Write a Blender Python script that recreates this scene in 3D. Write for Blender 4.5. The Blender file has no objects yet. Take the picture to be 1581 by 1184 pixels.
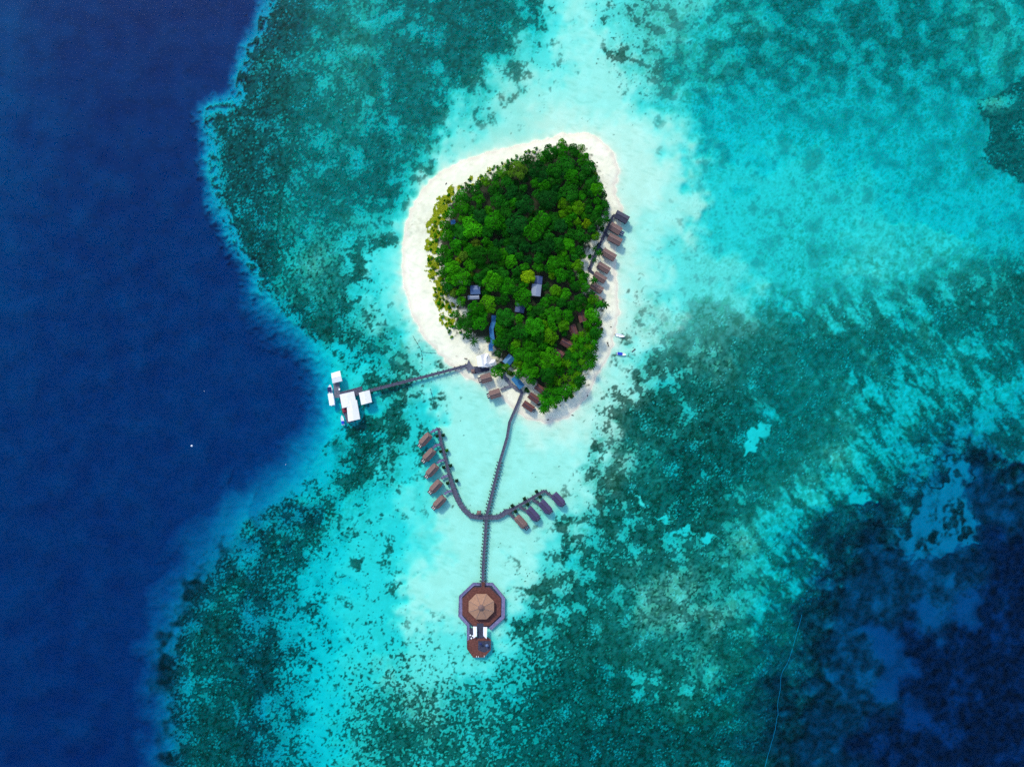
import bpy, math, random
import numpy as np
from mathutils import Vector, Matrix

random.seed(7)
RNG = np.random.default_rng(11)
C = bpy.context.scene.collection
S = 0.4                 # metres per photo pixel on the water surface
H = 430.0               # height of the drone
CX, CY = 790.5, 592.0
R = math.radians

def P(px, py, h=0.0):
    k = S * (H - h) / H
    return ((px - CX) * k, (CY - py) * k)

# ------------------------------------------------------------------ materials
def new_mat(name):
    m = bpy.data.materials.new(name); m.use_nodes = True
    nt = m.node_tree
    for n in list(nt.nodes): nt.nodes.remove(n)
    out = nt.nodes.new('ShaderNodeOutputMaterial')
    return m, nt, out

def N(nt, kind, **kw):
    n = nt.nodes.new(kind)
    for k, v in kw.items():
        if hasattr(n, k): setattr(n, k, v)
        else: n.inputs[k].default_value = v
    return n

def mixc(nt, fac, a, b, blend='MIX'):
    n = nt.nodes.new('ShaderNodeMix'); n.data_type = 'RGBA'; n.blend_type = blend
    for idx, v in ((0, fac), (6, a), (7, b)):
        if hasattr(v, 'is_linked'): nt.links.new(v, n.inputs[idx])
        else: n.inputs[idx].default_value = v if idx == 0 else (*v, 1) if len(v) == 3 else v
    return n.outputs[2]

def simple_mat(name, col, col2=None, scale=1.5, rough=0.8, stretch=(1, 1, 1), detail=4, bump=0.0, spec=0.3):
    m, nt, out = new_mat(name)
    b = N(nt, 'ShaderNodeBsdfPrincipled', Roughness=rough)
    b.inputs['Specular IOR Level'].default_value = spec
    tc = N(nt, 'ShaderNodeTexCoord'); mp = N(nt, 'ShaderNodeMapping')
    mp.inputs['Scale'].default_value = stretch
    nz = N(nt, 'ShaderNodeTexNoise', Scale=scale, Detail=detail, Roughness=0.65)
    nt.links.new(tc.outputs['Object'], mp.inputs[0]); nt.links.new(mp.outputs[0], nz.inputs['Vector'])
    ramp = N(nt, 'ShaderNodeMapRange'); ramp.inputs[1].default_value = .3; ramp.inputs[2].default_value = .7
    nt.links.new(nz.outputs[0], ramp.inputs[0])
    c = mixc(nt, ramp.outputs[0], col, col2 or tuple(x * .7 for x in col))
    nt.links.new(c, b.inputs['Base Color'])
    if bump:
        bp = N(nt, 'ShaderNodeBump', Strength=bump, Distance=.1)
        nt.links.new(nz.outputs[0], bp.inputs['Height']); nt.links.new(bp.outputs[0], b.inputs['Normal'])
    nt.links.new(b.outputs[0], out.inputs[0])
    return m

def plank_mat(name, col, col2, scale=3.0):
    m, nt, out = new_mat(name)
    b = N(nt, 'ShaderNodeBsdfPrincipled', Roughness=.85)
    b.inputs['Specular IOR Level'].default_value = .2
    g = N(nt, 'ShaderNodeNewGeometry')
    nz = N(nt, 'ShaderNodeTexNoise', Scale=.9, Detail=3)
    nz2 = N(nt, 'ShaderNodeTexVoronoi', Scale=scale)
    nt.links.new(g.outputs['Position'], nz.inputs['Vector']); nt.links.new(g.outputs['Position'], nz2.inputs['Vector'])
    sep = N(nt, 'ShaderNodeSeparateColor'); nt.links.new(nz2.outputs['Color'], sep.inputs[0])
    c = mixc(nt, sep.outputs[0], col, col2)
    r = N(nt, 'ShaderNodeMapRange'); r.inputs[1].default_value = .35; r.inputs[2].default_value = .7
    r.inputs[3].default_value = .75; r.inputs[4].default_value = 1.2
    nt.links.new(nz.outputs[0], r.inputs[0])
    hs = N(nt, 'ShaderNodeHueSaturation'); nt.links.new(c, hs.inputs['Color']); nt.links.new(r.outputs[0], hs.inputs['Value'])
    nt.links.new(hs.outputs[0], b.inputs['Base Color']); nt.links.new(b.outputs[0], out.inputs[0])
    return m

def leaf_mat(name):
    m, nt, out = new_mat(name)
    oi = N(nt, 'ShaderNodeObjectInfo')
    at = N(nt, 'ShaderNodeAttribute', attribute_name='tone')
    mul = N(nt, 'ShaderNodeHueSaturation')
    nt.links.new(oi.outputs['Color'], mul.inputs['Color']); nt.links.new(at.outputs['Fac'], mul.inputs['Value'])
    d = N(nt, 'ShaderNodeBsdfDiffuse'); t = N(nt, 'ShaderNodeBsdfTranslucent')
    mx = N(nt, 'ShaderNodeMixShader'); mx.inputs[0].default_value = .22
    nt.links.new(mul.outputs[0], d.inputs[0]); nt.links.new(mul.outputs[0], t.inputs[0])
    nt.links.new(d.outputs[0], mx.inputs[1]); nt.links.new(t.outputs[0], mx.inputs[2])
    nt.links.new(mx.outputs[0], out.inputs[0])
    return m

M = {}
M['leaf'] = leaf_mat('leaf')
M['bark'] = simple_mat('bark', (.16, .12, .09), (.08, .06, .045), 6)
M['thatch'] = simple_mat('thatch_brown', (.20, .125, .105), (.115, .07, .062), 1.6, .95, bump=.4)
M['thatch_purple'] = simple_mat('thatch_dark', (.075, .06, .125), (.042, .036, .085), 1.6, .95, bump=.4)
M['thatch_grey'] = simple_mat('thatch_grey', (.07, .07, .095), (.035, .037, .055), 1.6, .95, bump=.4)
M['thatch_red'] = simple_mat('thatch_red', (.15, .06, .05), (.09, .035, .032), 1.6, .95, bump=.3)
M['thatch_tan'] = simple_mat('thatch_tan', (.36, .20, .125), (.27, .145, .09), 1.2, .95, bump=.2)
M['ridge'] = simple_mat('ridge_cap', (.25, .17, .14), (.16, .1, .09), 3)
M['ridge_dark'] = simple_mat('ridge_cap_dark', (.05, .04, .06), (.03, .025, .04), 3)
M['deck'] = plank_mat('deck_weathered', (.098, .10, .138), (.062, .068, .102))
M['deck_lilac'] = plank_mat('deck_lilac', (.19, .175, .30), (.13, .13, .24))
M['deck_red'] = plank_mat('deck_red', (.155, .055, .04), (.095, .035, .03))
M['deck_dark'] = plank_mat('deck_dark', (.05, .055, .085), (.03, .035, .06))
M['deck_slate'] = plank_mat('deck_slate', (.15, .15, .18), (.10, .105, .135))
M['pile'] = simple_mat('pile_wood', (.05, .045, .05), (.03, .03, .035), 3)
M['rail'] = simple_mat('rail_wood', (.10, .085, .11), (.06, .055, .075), 3)
M['wall'] = simple_mat('hut_wall', (.22, .13, .08), (.14, .08, .05), 3, stretch=(6, 1, .4))
M['door'] = simple_mat('hut_door', (.09, .05, .03), (.06, .035, .02), 3)
M['glass'] = simple_mat('hut_glass', (.02, .03, .04), (.015, .02, .03), 1, .1, spec=.5)
M['white_roof'] = simple_mat('white_roof', (.76, .74, .70), (.64, .625, .59), .9, .6)
M['white_fabric'] = simple_mat('white_fabric', (.82, .82, .86), (.74, .74, .8), 1, .8)
M['white_paint'] = simple_mat('white_paint', (.80, .82, .82), (.74, .76, .77), 2, .35, spec=.5)
M['cream'] = simple_mat('cream', (.6, .56, .48), (.5, .46, .4), 2)
M['navy'] = simple_mat('navy_canvas', (.01, .02, .10), (.008, .015, .07), 2)
M['blue'] = simple_mat('blue_canvas', (.015, .05, .5), (.01, .035, .36), 2)
M['skyblue'] = simple_mat('sky_blue_sheet', (.035, .17, .38), (.02, .12, .28), 2)
M['tin_blue'] = simple_mat('tin_blue', (.09, .16, .30), (.06, .11, .23), 1.2, .5, stretch=(5, .6, 1))
M['tin_pale'] = simple_mat('tin_pale', (.25, .30, .38), (.17, .21, .29), 1.4, .5, stretch=(5, .6, 1))
M['tin_navy'] = simple_mat('tin_navy', (.05, .085, .2), (.035, .06, .14), 1.2, .5, stretch=(5, .6, 1))
M['tin_teal'] = simple_mat('tin_teal', (.03, .16, .30), (.02, .11, .22), 1.2, .5, stretch=(5, .6, 1))
M['red'] = simple_mat('red_canvas', (.28, .03, .05), (.18, .025, .045), 2)
M['black'] = simple_mat('black_rubber', (.02, .02, .022), (.012, .012, .014), 2)
M['rock'] = simple_mat('rock', (.035, .045, .045), (.02, .03, .03), 2, .9)
M['drift'] = simple_mat('driftwood', (.10, .075, .07), (.06, .045, .045), 4)
M['rope'] = simple_mat('weedy_rope', (.03, .06, .06), (.02, .04, .04), 3)
M['cable'] = simple_mat('pale_cable', (.75, .75, .72), (.6, .62, .6), .3)
M['orange'] = simple_mat('buoy_paint', (.85, .85, .87), (.75, .76, .8), 3)

# ------------------------------------------------------------------ mesh helpers
class MB:
    def __init__(s): s.v = []; s.f = []
    def add(s, vs, fs):
        o = len(s.v); s.v += [tuple(v) for v in vs]; s.f += [tuple(i + o for i in f) for f in fs]; return s
    def box(s, c, d, rz=0.0):
        cx, cy, cz = c; a, b, h = d[0] / 2, d[1] / 2, d[2] / 2
        co, si = math.cos(rz), math.sin(rz); vs = []
        for z in (-h, h):
            for x, y in ((-a, -b), (a, -b), (a, b), (-a, b)):
                vs.append((cx + x * co - y * si, cy + x * si + y * co, cz + z))
        return s.add(vs, [(3, 2, 1, 0), (4, 5, 6, 7), (0, 1, 5, 4), (1, 2, 6, 5), (2, 3, 7, 6), (3, 0, 4, 7)])
    def tube(s, p, q, r0, r1=None, n=6):
        r1 = r0 if r1 is None else r1
        p, q = Vector(p), Vector(q); d = (q - p)
        if d.length < 1e-6: return s
        d.normalize(); u = d.orthogonal().normalized(); w = d.cross(u); vs = []
        for c, r in ((p, r0), (q, r1)):
            for i in range(n):
                a = 2 * math.pi * i / n; vs.append(c + u * (math.cos(a) * r) + w * (math.sin(a) * r))
        fs = [(i, (i + 1) % n, n + (i + 1) % n, n + i) for i in range(n)]
        fs += [tuple(range(n - 1, -1, -1)), tuple(range(n, 2 * n))]
        return s.add(vs, fs)
    def prism(s, pts, z0, z1):
        a = sum(pts[i][0] * pts[(i + 1) % len(pts)][1] - pts[(i + 1) % len(pts)][0] * pts[i][1] for i in range(len(pts)))
        if a < 0: pts = pts[::-1]
        n = len(pts); vs = [(x, y, z0) for x, y in pts] + [(x, y, z1) for x, y in pts]
        fs = [tuple(range(n - 1, -1, -1)), tuple(range(n, 2 * n))]
        fs += [(i, (i + 1) % n, n + (i + 1) % n, n + i) for i in range(n)]
        return s.add(vs, fs)
    def gable(s, L, W, z0, z1, hip=0.0, t=.18, sag=.0, endw=1.0):
        nx = 7; xs = [(-L / 2 + L * i / (nx - 1)) for i in range(nx)]
        vs = []; fs = []
        for layer, dz in ((0, 0), (1, -t)):
            for i, x in enumerate(xs):
                rx = max(-(L / 2 - hip), min(L / 2 - hip, x))
                j = sag * math.sin(i * 2.3)
                hw = W / 2 * (endw if i in (0, nx - 1) else 1.0)
                vs += [(x, -hw, z0 + dz), (rx, 0, z1 + dz + j), (x, hw, z0 + dz)]
        o = 3 * nx
        for i in range(nx - 1):
            a, b = 3 * i, 3 * i + 3
            fs += [(a, b, b + 1, a + 1), (a + 1, b + 1, b + 2, a + 2)]
            fs += [(o + a + 1, o + b + 1, o + b, o + a), (o + a + 2, o + b + 2, o + b + 1, o + a + 1)]
            fs += [(o + a, o + b, b, a), (a + 2, b + 2, o + b + 2, o + a + 2)]
        e = 3 * (nx - 1)
        fs += [(0, 1, o + 1, o), (1, 2, o + 2, o + 1), (e + 1, e, o + e, o + e + 1), (e + 2, e + 1, o + e + 1, o + e + 2)]
        if hip: fs += [(2, 1, 0), (e, e + 1, e + 2)]
        return s.add(vs, fs)
    def build(s, name, mat, parent=None, loc=None, rz=0.0, smooth=False):
        me = bpy.data.meshes.new(name); me.from_pydata(s.v, [], s.f); me.update()
        me.materials.append(mat)
        if smooth: me.polygons.foreach_set('use_smooth', [True] * len(me.polygons))
        o = bpy.data.objects.new(name, me); C.objects.link(o)
        if parent: o.parent = parent
        if loc is not None: o.location = loc
        o.rotation_euler = (0, 0, rz)
        return o

def tag(o, label=None, cat=None, group=None, kind=None):
    for k, v in (('label', label), ('category', cat), ('group', group), ('kind', kind)):
        if v: o[k] = v
    return o

def empty(name, loc, rz=0.0, label=None, cat=None, group=None):
    o = bpy.data.objects.new(name, None); C.objects.link(o); o.empty_display_size = .5
    o.location = loc; o.rotation_euler = (0, 0, rz)
    return tag(o, label, cat, group)

KIDS = {}
def copy_tree(o, parent=None):
    c = o.copy(); C.objects.link(c)
    if parent: c.parent = parent
    for k in ('label', 'group', 'category'):
        if parent and k in c: pass
    for ch in o.children: copy_tree(ch, c)
    return c

# ------------------------------------------------------------------ noise fields
STEP = 1.5
U0, U1, V0, V1 = -150.0, 1731.0, -120.0, 1305.0
us = np.arange(U0, U1 + .1, STEP); vs_ = np.arange(V0, V1 + .1, STEP)
NU, NV = len(us), len(vs_)
UU, VV = np.meshgrid(us, vs_)          # rows: photo downwards
FX = np.fft.fftfreq(NU, STEP)[None, :]; FY = np.fft.fftfreq(NV, STEP)[:, None]

def grf(lam, bw=.55, ang=0.0, stretch=1.0, seed=0):
    """smooth random field with features about lam photo pixels apart, unit variance"""
    g = np.random.default_rng(seed).standard_normal((NV, NU))
    c, s = math.cos(ang), math.sin(ang)
    a = (FX * c + FY * s) * stretch; b = -FX * s + FY * c
    f = np.sqrt(a * a + b * b) + 1e-9
    w = np.exp(-.5 * (np.log(f * lam) / bw) ** 2) / f
    r = np.fft.ifft2(np.fft.fft2(g) * w).real
    return (r - r.mean()) / r.std()

_t = np.linspace(-5, 5, 4001)
from math import erf
_cdf = np.array([.5 * (1 + erf(x / math.sqrt(2))) for x in _t])
def rank(f):
    f = (f - f.mean()) / f.std(); return np.interp(f, _t, _cdf)
def smooth(x, a, b):
    t = np.clip((x - a) / (b - a), 0, 1); return t * t * (3 - 2 * t)

def spline(pts, n=6, closed=True):
    out = []; m = len(pts)
    for i in range(m if closed else m - 1):
        if closed: p = [pts[(i + k) % m] for k in (-1, 0, 1, 2)]
        else: p = [pts[max(0, min(m - 1, i + k))] for k in (-1, 0, 1, 2)]
        p = [np.array(q, float) for q in p]
        for j in range(n):
            t = j / n
            q = .5 * (2 * p[1] + (p[2] - p[0]) * t + (2 * p[0] - 5 * p[1] + 4 * p[2] - p[3]) * t * t + (3 * p[1] - p[0] - 3 * p[2] + p[3]) * t ** 3)
            out.append((float(q[0]), float(q[1])))
    if not closed: out.append(tuple(pts[-1]))
    return out

def seg_dist(pts, closed, U, V):
    d = np.full(U.shape, 1e9); m = len(pts)
    for i in range(m if closed else m - 1):
        ax, ay = pts[i]; bx, by = pts[(i + 1) % m]
        dx, dy = bx - ax, by - ay; L = dx * dx + dy * dy + 1e-9
        t = np.clip(((U - ax) * dx + (V - ay) * dy) / L, 0, 1)
        d = np.minimum(d, (U - ax - t * dx) ** 2 + (V - ay - t * dy) ** 2)
    return np.sqrt(d)

def inside(pts, U, V):
    r = np.zeros(U.shape, bool); m = len(pts); j = m - 1
    for i in range(m):
        (xi, yi), (xj, yj) = pts[i], pts[j]
        c = ((yi > V) != (yj > V)) & (U < (xj - xi) * (V - yi) / (yj - yi + 1e-12) + xi)
        r ^= c; j = i
    return r

def sdf(pts, U, V):            # positive inside
    d = seg_dist(pts, True, U, V); return np.where(inside(pts, U, V), d, -d)

# ------------------------------------------------------------------ the map of the reef (every 50 photo pixels)
COV = """
555555555765667782024224575575534
555555555875667851023335855676434
555555568765668621023444454555445
555555567765674210002333333333367
555555577766571000000122233333378
555555577656650000000021122223446
555555577667500000000011122222223
555555568646300000000111222111122
555555558642000000000111232115455
555555556773000000000111133346577
555555552786100000013477875556776
555555550103620000003658688645565
555555550000630000026677685544444
555555550001620000038778787444333
555555550007510000057888883444755
555555550136200000168877643462588
555555553552200001358874346883588
555555536521100001567653359975899
555555567511200014665556468865678
555555677311200017866555687663488
555555777311211036866667887458777
555555776312322348876667988658787
555555776413555467787778989757888
555555776314666677878888988867888
555555776314666677878888988867888
""".split()
DEP = """
666666666543444442122233444444334
666666666543444432122233444444334
666666665433444322112334444444434
555555555443443211112344444444444
555555555444442110001244444444444
555555555444431100000134334444445
555555555444421000000133333344445
555555555443320000001133333344445
555555555433210000001223333233344
555555555433210000001222333333334
555555555543210000001222333344444
555555556544321000012223344444445
555555556643321100012333444444445
555555556654331100013334443445555
555555557654331111123444433456766
555555557654321111123444334567888
555555557643321111233433446777888
555555556543321112333333467888899
555555556543311112332233468888899
555555556543311123332223578888999
555555556543322233333334678899999
555555556543222334443335678899999
555555556543323344444346788899999
555555556543333344555556788999999
555555556543333344555556788999999
""".split()
for row in COV + DEP:
    assert len(row) == 33, (row, len(row))
COVA = np.array([[int(c) for c in r] for r in COV], float)
DEPA = np.array([[int(c) for c in r] for r in DEP], float)
DLEV = np.array([.13, .27, .66, 1.3, 2.0, 2.8, 4.0, 6.5, 9.6, 13.5])

def sample(grid, U, V):
    x = np.clip(U / 50.0, 0, 31.999); y = np.clip(V / 50.0, 0, 23.999)
    xi = x.astype(int); yi = y.astype(int); fx = x - xi; fy = y - yi
    fx = .5 * fx + .5 * fx * fx * (3 - 2 * fx); fy = .5 * fy + .5 * fy * fy * (3 - 2 * fy)
    return ((grid[yi, xi] * (1 - fx) + grid[yi, xi + 1] * fx) * (1 - fy)
            + (grid[yi + 1, xi] * (1 - fx) + grid[yi + 1, xi + 1] * fx) * fy)

SHORE = spline([(868,208),(905,206),(932,220),(949,243),(956,264),(953,282),(950,294),(957,312),(960,330),(956,355),(951,382),(950,410),(952,440),
  (955,470),(955,490),(950,518),(943,543),(930,568),(918,586),(904,615),(879,642),(845,652),(820,648),(803,639),(790,628),(777,616),(761,606),
  (747,595),(727,586),(713,579),(700,567),(683,551),(658,526),(643,498),(633,478),(625,445),(621,415),(622,385),(626,352),(634,327),(648,300),
  (668,276),(696,257),(731,242),(777,230),(815,221),(845,214)], 5)
FOREST = [(823,238),(840,232),(868,218),(901,228),(911,241),(924,266),(936,304),(939,324),(931,347),(921,372),(909,390),(901,410),(905,440),(916,452),
  (936,468),(929,483),(926,511),(919,541),(914,569),(901,592),(886,607),(858,625),(838,637),(833,617),(828,597),(802,582),(787,569),(767,572),
  (762,551),(754,534),(737,539),(721,524),(701,503),(696,488),(709,471),(688,463),(680,440),(676,420),(676,405),(678,347),(694,314),(714,291),(747,276),(762,263),(797,246)]
REEF = spline([(430,-160),(425,-40),(405,20),(385,70),(370,115),(365,148),(332,163),(316,180),(322,222),(322,255),(328,292),(332,322),(352,350),(364,385),
  (388,420),(404,446),(425,468),(452,492),(480,520),(503,560),(512,600),(512,650),(500,690),(470,740),(430,775),(392,810),(378,858),(345,905),(315,955),(297,1000),(290,1050),(290,1100),(292,1184),(296,1320)], 5, False)

# domain warp breaks up the control grid
W1, W2 = grf(70, .6, seed=1), grf(70, .6, seed=2)
W3, W4 = grf(22, .6, seed=3), grf(22, .6, seed=4)
Uw = UU + 11 * W1 + 5 * W3; Vw = VV + 11 * W2 + 5 * W4
cov = sample(COVA, Uw, Vw) / 9.0
dig = sample(DEPA, Uw, Vw)
dep = np.exp(np.interp(dig, np.arange(10), np.log(DLEV)))

d_sh = sdf(SHORE, UU + 1.2 * W3, VV + 1.2 * W4)     # >0 on the island
_rp = REEF + [(3000, 1320), (3000, -160)]
reef_in = inside(_rp, UU + 4 * W3, VV + 4 * W4)
d_rf = seg_dist(REEF, False, UU + 3 * W3, VV + 3 * W4)
s_rf = np.where(reef_in, -d_rf, d_rf); s_rf = s_rf                # >0 seaward of the drop-off
wid = np.interp(VV, [0, 430, 480, 540, 640, 700, 850, 1000, 1200], [21, 25, 60, 68, 56, 80, 120, 100, 90])
wid = wid * (1 + .16 * W1)
s_sm = np.where(inside(_rp, UU, VV), -1, 1) * seg_dist(REEF, False, UU + 1.6 * W3, VV + 1.6 * W4) + 3 * W1 + .8 * grf(11, .6, seed=81)
t = np.clip((s_sm + .12 * wid) / wid, 0, 1.0)
deepv = 14.6 - 2.6 * np.exp(-((UU + 40) / 150) ** 2 - (VV / 500) ** 2) - .7 * np.exp(-((UU + 20) / 90) ** 2) + .35 * W1  # shallower towards the upper left: depth stands in for sky glitter there
rim = np.exp(-((s_rf + 7) / 10) ** 2) * np.clip(.85 + .5 * W3, .1, 1) * smooth(500 - VV, 0, 90)
dep = dep + rim * 1.6
shelf = np.minimum(dep, 5.5)
dep = np.where(s_sm > -.12 * wid, shelf + (deepv - shelf) * (t ** 1.35 * .8 + .2 * t), dep)
cov = np.where(s_sm > -.12 * wid, cov * (1 - smooth(t, .28 * smooth(VV, 740, 900), .22 + .66 * smooth(VV, 740, 900))), cov)
cov = cov * (1 - .95 * rim)

# deep sand basin in the far corner, sand channels, dark rims
def px6(a): return [(1181 + .2533 * x, 600 + .2533 * y) for x, y in a]
def px5(a): return [(900 + .2533 * x, 600 + .2533 * y) for x, y in a]
def px8(a): return [(1181 + .2533 * x, 884 + .2533 * y) for x, y in a]
def px4(a): return [(1181 + .2533 * x, 300 + .2533 * y) for x, y in a]
wu, wv = UU + 3 * W3, VV + 3 * W4
basin = px6([(1090,460),(1215,405),(1255,480),(1250,560),(1205,640),(1280,760),(1305,830),(1300,930),(1345,980),(1200,965),(1150,1000),(1060,1065),(1000,1020),(860,1065),(820,990),(795,870),(880,830),(920,720),(950,590),(1065,655),(1120,520)])
k = smooth(sdf(basin, wu, wv), -4, 7)
holes = np.zeros_like(UU); iso_pre = grf(16, .6, seed=77)
for x, y, r in ((1150,720,55),(1130,840,45),(1035,910,48),(965,975,50),(1215,880,38),(1170,540,30),(860,850,45),(1180,790,35),(1020,790,40)):
    qx, qy = px6([(x, y)])[0]; holes = np.maximum(holes, 1 - smooth(np.hypot(wu - qx, (wv - qy) * .8), r * .16, r * .34))
cov = cov * (1 - k) + k * (.62 * holes * smooth(iso_pre, -1.6, .6) + .10); dep = dep * (1 - k) + k * (5.9 + (VV - 720) * .010)
for poly, dd, cc in (
    (px5([(1000,270),(1040,230),(1100,205),(1140,215),(1130,270),(1150,300),(1070,300),(1060,350),(1075,370),(1030,400),(995,420),(1000,460),(985,455),(990,390),(975,320)]), 1.6, .16),
    (px5([(415,785),(500,775),(525,830),(505,825),(470,795)]), 1.5, .16),
    (px5([(525,900),(545,865),(640,830),(685,870),(640,880),(575,905)]), 1.5, .16),
    (px5([(725,930),(745,880),(800,890),(830,945),(790,900),(745,935)]), 1.5, .1),
    (px5([(300,685),(345,675),(370,660),(378,710),(360,720),(340,690)]), 1.0, 0),
    (px5([(850,1100),(860,1060),(885,1070),(870,1110)]), 1.3, 0),
    (px4([(95,660),(150,700),(195,710),(235,785),(215,770),(170,715),(90,690)]), 1.9, .16),
    (px4([(560,160),(1000,200),(1200,280),(1100,420),(900,480),(600,470),(500,300)]), 1.1, .1),
    (px6([(870,340),(940,340),(985,400),(1030,440),(960,440),(900,400)]), 3.0, .16),
    (px6([(485,660),(560,640),(600,600),(640,640),(655,690),(600,705),(500,690)]), 2.4, .16),
    (px8([(640,310),(720,330),(830,420),(900,560),(960,640),(800,620),(810,720),(760,790),(650,790),(690,690),(730,590),(690,520),(640,460),(660,390),(570,350)]), 11.5, .05),
    (px8([(860,190),(980,160),(1050,220),(1060,330),(1110,430),(1060,440),(990,330),(900,230)]), 10.5, .05),
    (px8([(1180,140),(1320,120),(1310,350),(1170,330)]), 11.0, .15),
    (px8([(370,590),(400,600),(500,750),(470,770),(390,660)]), 9.5, .1),
    (px8([(1020,20),(1160,0),(1150,110),(1040,70)]), 9.0, .1),
    (px8([(840,740),(960,760),(1040,930),(880,970)]), 13.0, .1)):
    soft = 4 if dd < 5 else 9
    k = smooth(sdf(poly, wu, wv), -soft * .6, soft * .6) * (.75 if dd > 1.05 and dd < 1.15 else 1)
    cov = cov * (1 - k) + k * cc; dep = dep * (1 - k) + k * dd
# brown reef wedge at the edge of the lagoon
wedge = [(1506,161),(1530,146),(1560,132),(1590,112),(1760,90),(1760,330),(1600,295),(1575,285),(1540,262),(1515,240),(1530,205),(1512,172)]
kw = smooth(sdf(wedge, wu, wv), -1.5, 2.5)
tip = np.exp(-((UU - 1535) / 28) ** 2 - ((VV - 160) / 16) ** 2)
cov = cov * (1 - kw) + kw * (.95 - .6 * tip); dep = dep * (1 - kw) + kw * (1.9 - 1.0 * tip)

stroke = np.zeros_like(UU)
def arc(pts, w, a=1.0):
    global stroke
    stroke = np.maximum(stroke, a * (1 - smooth(seg_dist(spline(pts, 4, False), False, wu, wv), w * .5, w * 1.3)))
arc(px6([(965,370),(1000,400),(1060,440),(1130,425),(1200,390),(1240,370)]), 2.6)
arc(px6([(945,530),(960,570),(1020,615),(1070,600),(1100,550),(1110,490)]), 3.0)
arc(px6([(950,590),(935,680),(905,760),(870,800),(850,830)]), 3.0)
arc(px6([(1230,310),(1260,350),(1290,420),(1270,520)]), 3.0)
arc(px6([(810,1000),(830,1070),(900,1120),(960,1170)]), 3.5)
arc(px6([(370,200),(450,280),(560,380)]), 2.2, .8)
arc(px6([(1370,10),(1420,90),(1480,110)]), 2.5, .9)
arc(px4([(600,930),(700,1100),(760,1184)]), 3.0, .8)
arc(px4([(880,850),(960,960),(1040,1080)]), 3.5, .7)
arc([(1506,162),(1530,147),(1560,133),(1590,112)], 1.6, .8)
arc([(1066,518),(1072,510),(1086,512),(1094,524),(1096,533)], 3, .8)
arc([(1180,512),(1200,520),(1222,530)], 4, .6)
arc([(1000,868),(1012,872),(1030,866)], 4, .9)
arc([(838,1050),(870,1054),(905,1056)], 5, .8)
arc([(925,792),(932,795),(940,798)], 4.5, 1)

# tan algal flats: reef tops almost at the surface
rub = np.zeros_like(UU)
for cx, cy, rx, ry, a, st in ((555,70,50,70,0,.55),(530,200,45,45,0,.45),(485,405,38,52,.5,.95),(505,450,26,44,.4,.6),(450,350,34,40,0,.45),(440,450,28,34,0,.5),
    (590,520,22,30,.3,.5),(560,485,20,30,.4,.4),(655,350,25,40,0,.25),(1150,838,36,34,0,1.),(1120,865,34,26,0,.7),(1030,905,60,30,.1,.85),(1126,937,26,14,.2,.95),(1290,705,28,34,.5,.9),
    (1255,745,30,22,-.6,.7),(1310,650,22,44,-.5,.55),(1430,520,16,52,-.5,.75),(1345,560,10,50,-.65,.7),(1410,545,12,44,-.5,.45),(1480,545,24,32,-.4,.5),(1090,900,60,50,0,.6),(1000,950,60,60,0,.55),
    (1080,1010,16,52,.3,.8),(1100,1040,14,24,.2,.8),(1040,980,60,50,0,.5),(1345,400,80,30,.2,.55),(1420,390,80,40,.3,.55),(1400,430,40,40,0,.3),(1130,560,30,25,0,.5),(1090,560,40,40,0,.5),
    (1240,590,35,35,0,.5),(1000,720,30,40,0,.45),(960,690,20,40,0,.4),(1500,70,50,40,0,.35),(1190,80,30,25,0,.3),(1075,75,30,40,0,.35),(1140,860,50,40,0,.5),(1190,790,30,36,.5,.5),(1537,162,24,13,0,.9),(1300,600,16,50,-.5,.6),(640,130,40,60,0,.25),(640,215,26,22,0,.55),(1060,930,120,60,0,.35),(620,540,24,34,.5,.35)):
    c, s = math.cos(a), math.sin(a)
    du = (wu - cx) * c + (wv - cy) * s; dv = -(wu - cx) * s + (wv - cy) * c
    rub = np.maximum(rub, st * np.exp(-1.1 * ((du / rx) ** 2 + (dv / ry) ** 2)))

# textures of the reef: rank noise against coverage
A = R(52)
iso_c, iso_m, iso_f, iso_ff = grf(46, .6, seed=21), grf(17, .65, seed=22), grf(7.5, .7, seed=23), grf(4.6, .95, seed=24)
st_c, st_m, st_f = grf(34, .5, A, 2.6, 31), grf(13, .5, A, 2.4, 32), grf(6, .45, A, 1.8, 33)
wst = smooth(UU, 1080, 1220) * smooth(VV, 380, 520) * (1 - smooth(UU + VV, 2250, 2420))
left = 1 - smooth(UU, 430, 640)
iso = (.95 - .3 * left) * iso_c + (.62 - .1 * left) * iso_m + (.45 + .2 * left) * iso_f + (.33 + .3 * left) * iso_ff
stk = .8 * st_c + .62 * st_m + .42 * st_f + .3 * iso_ff
bom = .25 * iso_c + .55 * iso_m + .75 * iso_f + .15 * iso_ff                       # scattered bommies
wb = smooth(VV, 930, 1010) * (1 - smooth(UU, 860, 960)) * smooth(UU, 440, 520)
def nrm(f): return f / f.std()
nz = nrm(iso) * (1 - wst) + nrm(stk) * wst
nz = nz * (1 - wb) + nrm(bom) * wb
deepm = smooth(dep, 4.5, 8)
nzd = nrm(.9 * grf(60, .5, seed=41) + .6 * grf(24, .45, seed=42))
nz = nz * (1 - deepm) + nzd * deepm
nr = rank(nz)
big = grf(110, .5, seed=71)
dk = .17 * np.exp(-((UU - 1160) / 150) ** 2 - ((VV - 640) / 130) ** 2) + .12 * np.exp(-((UU - 1270) / 130) ** 2 - ((VV - 530) / 60) ** 2) + .10 * np.exp(-((UU - 1020) / 130) ** 2 - ((VV - 1120) / 80) ** 2)
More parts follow.
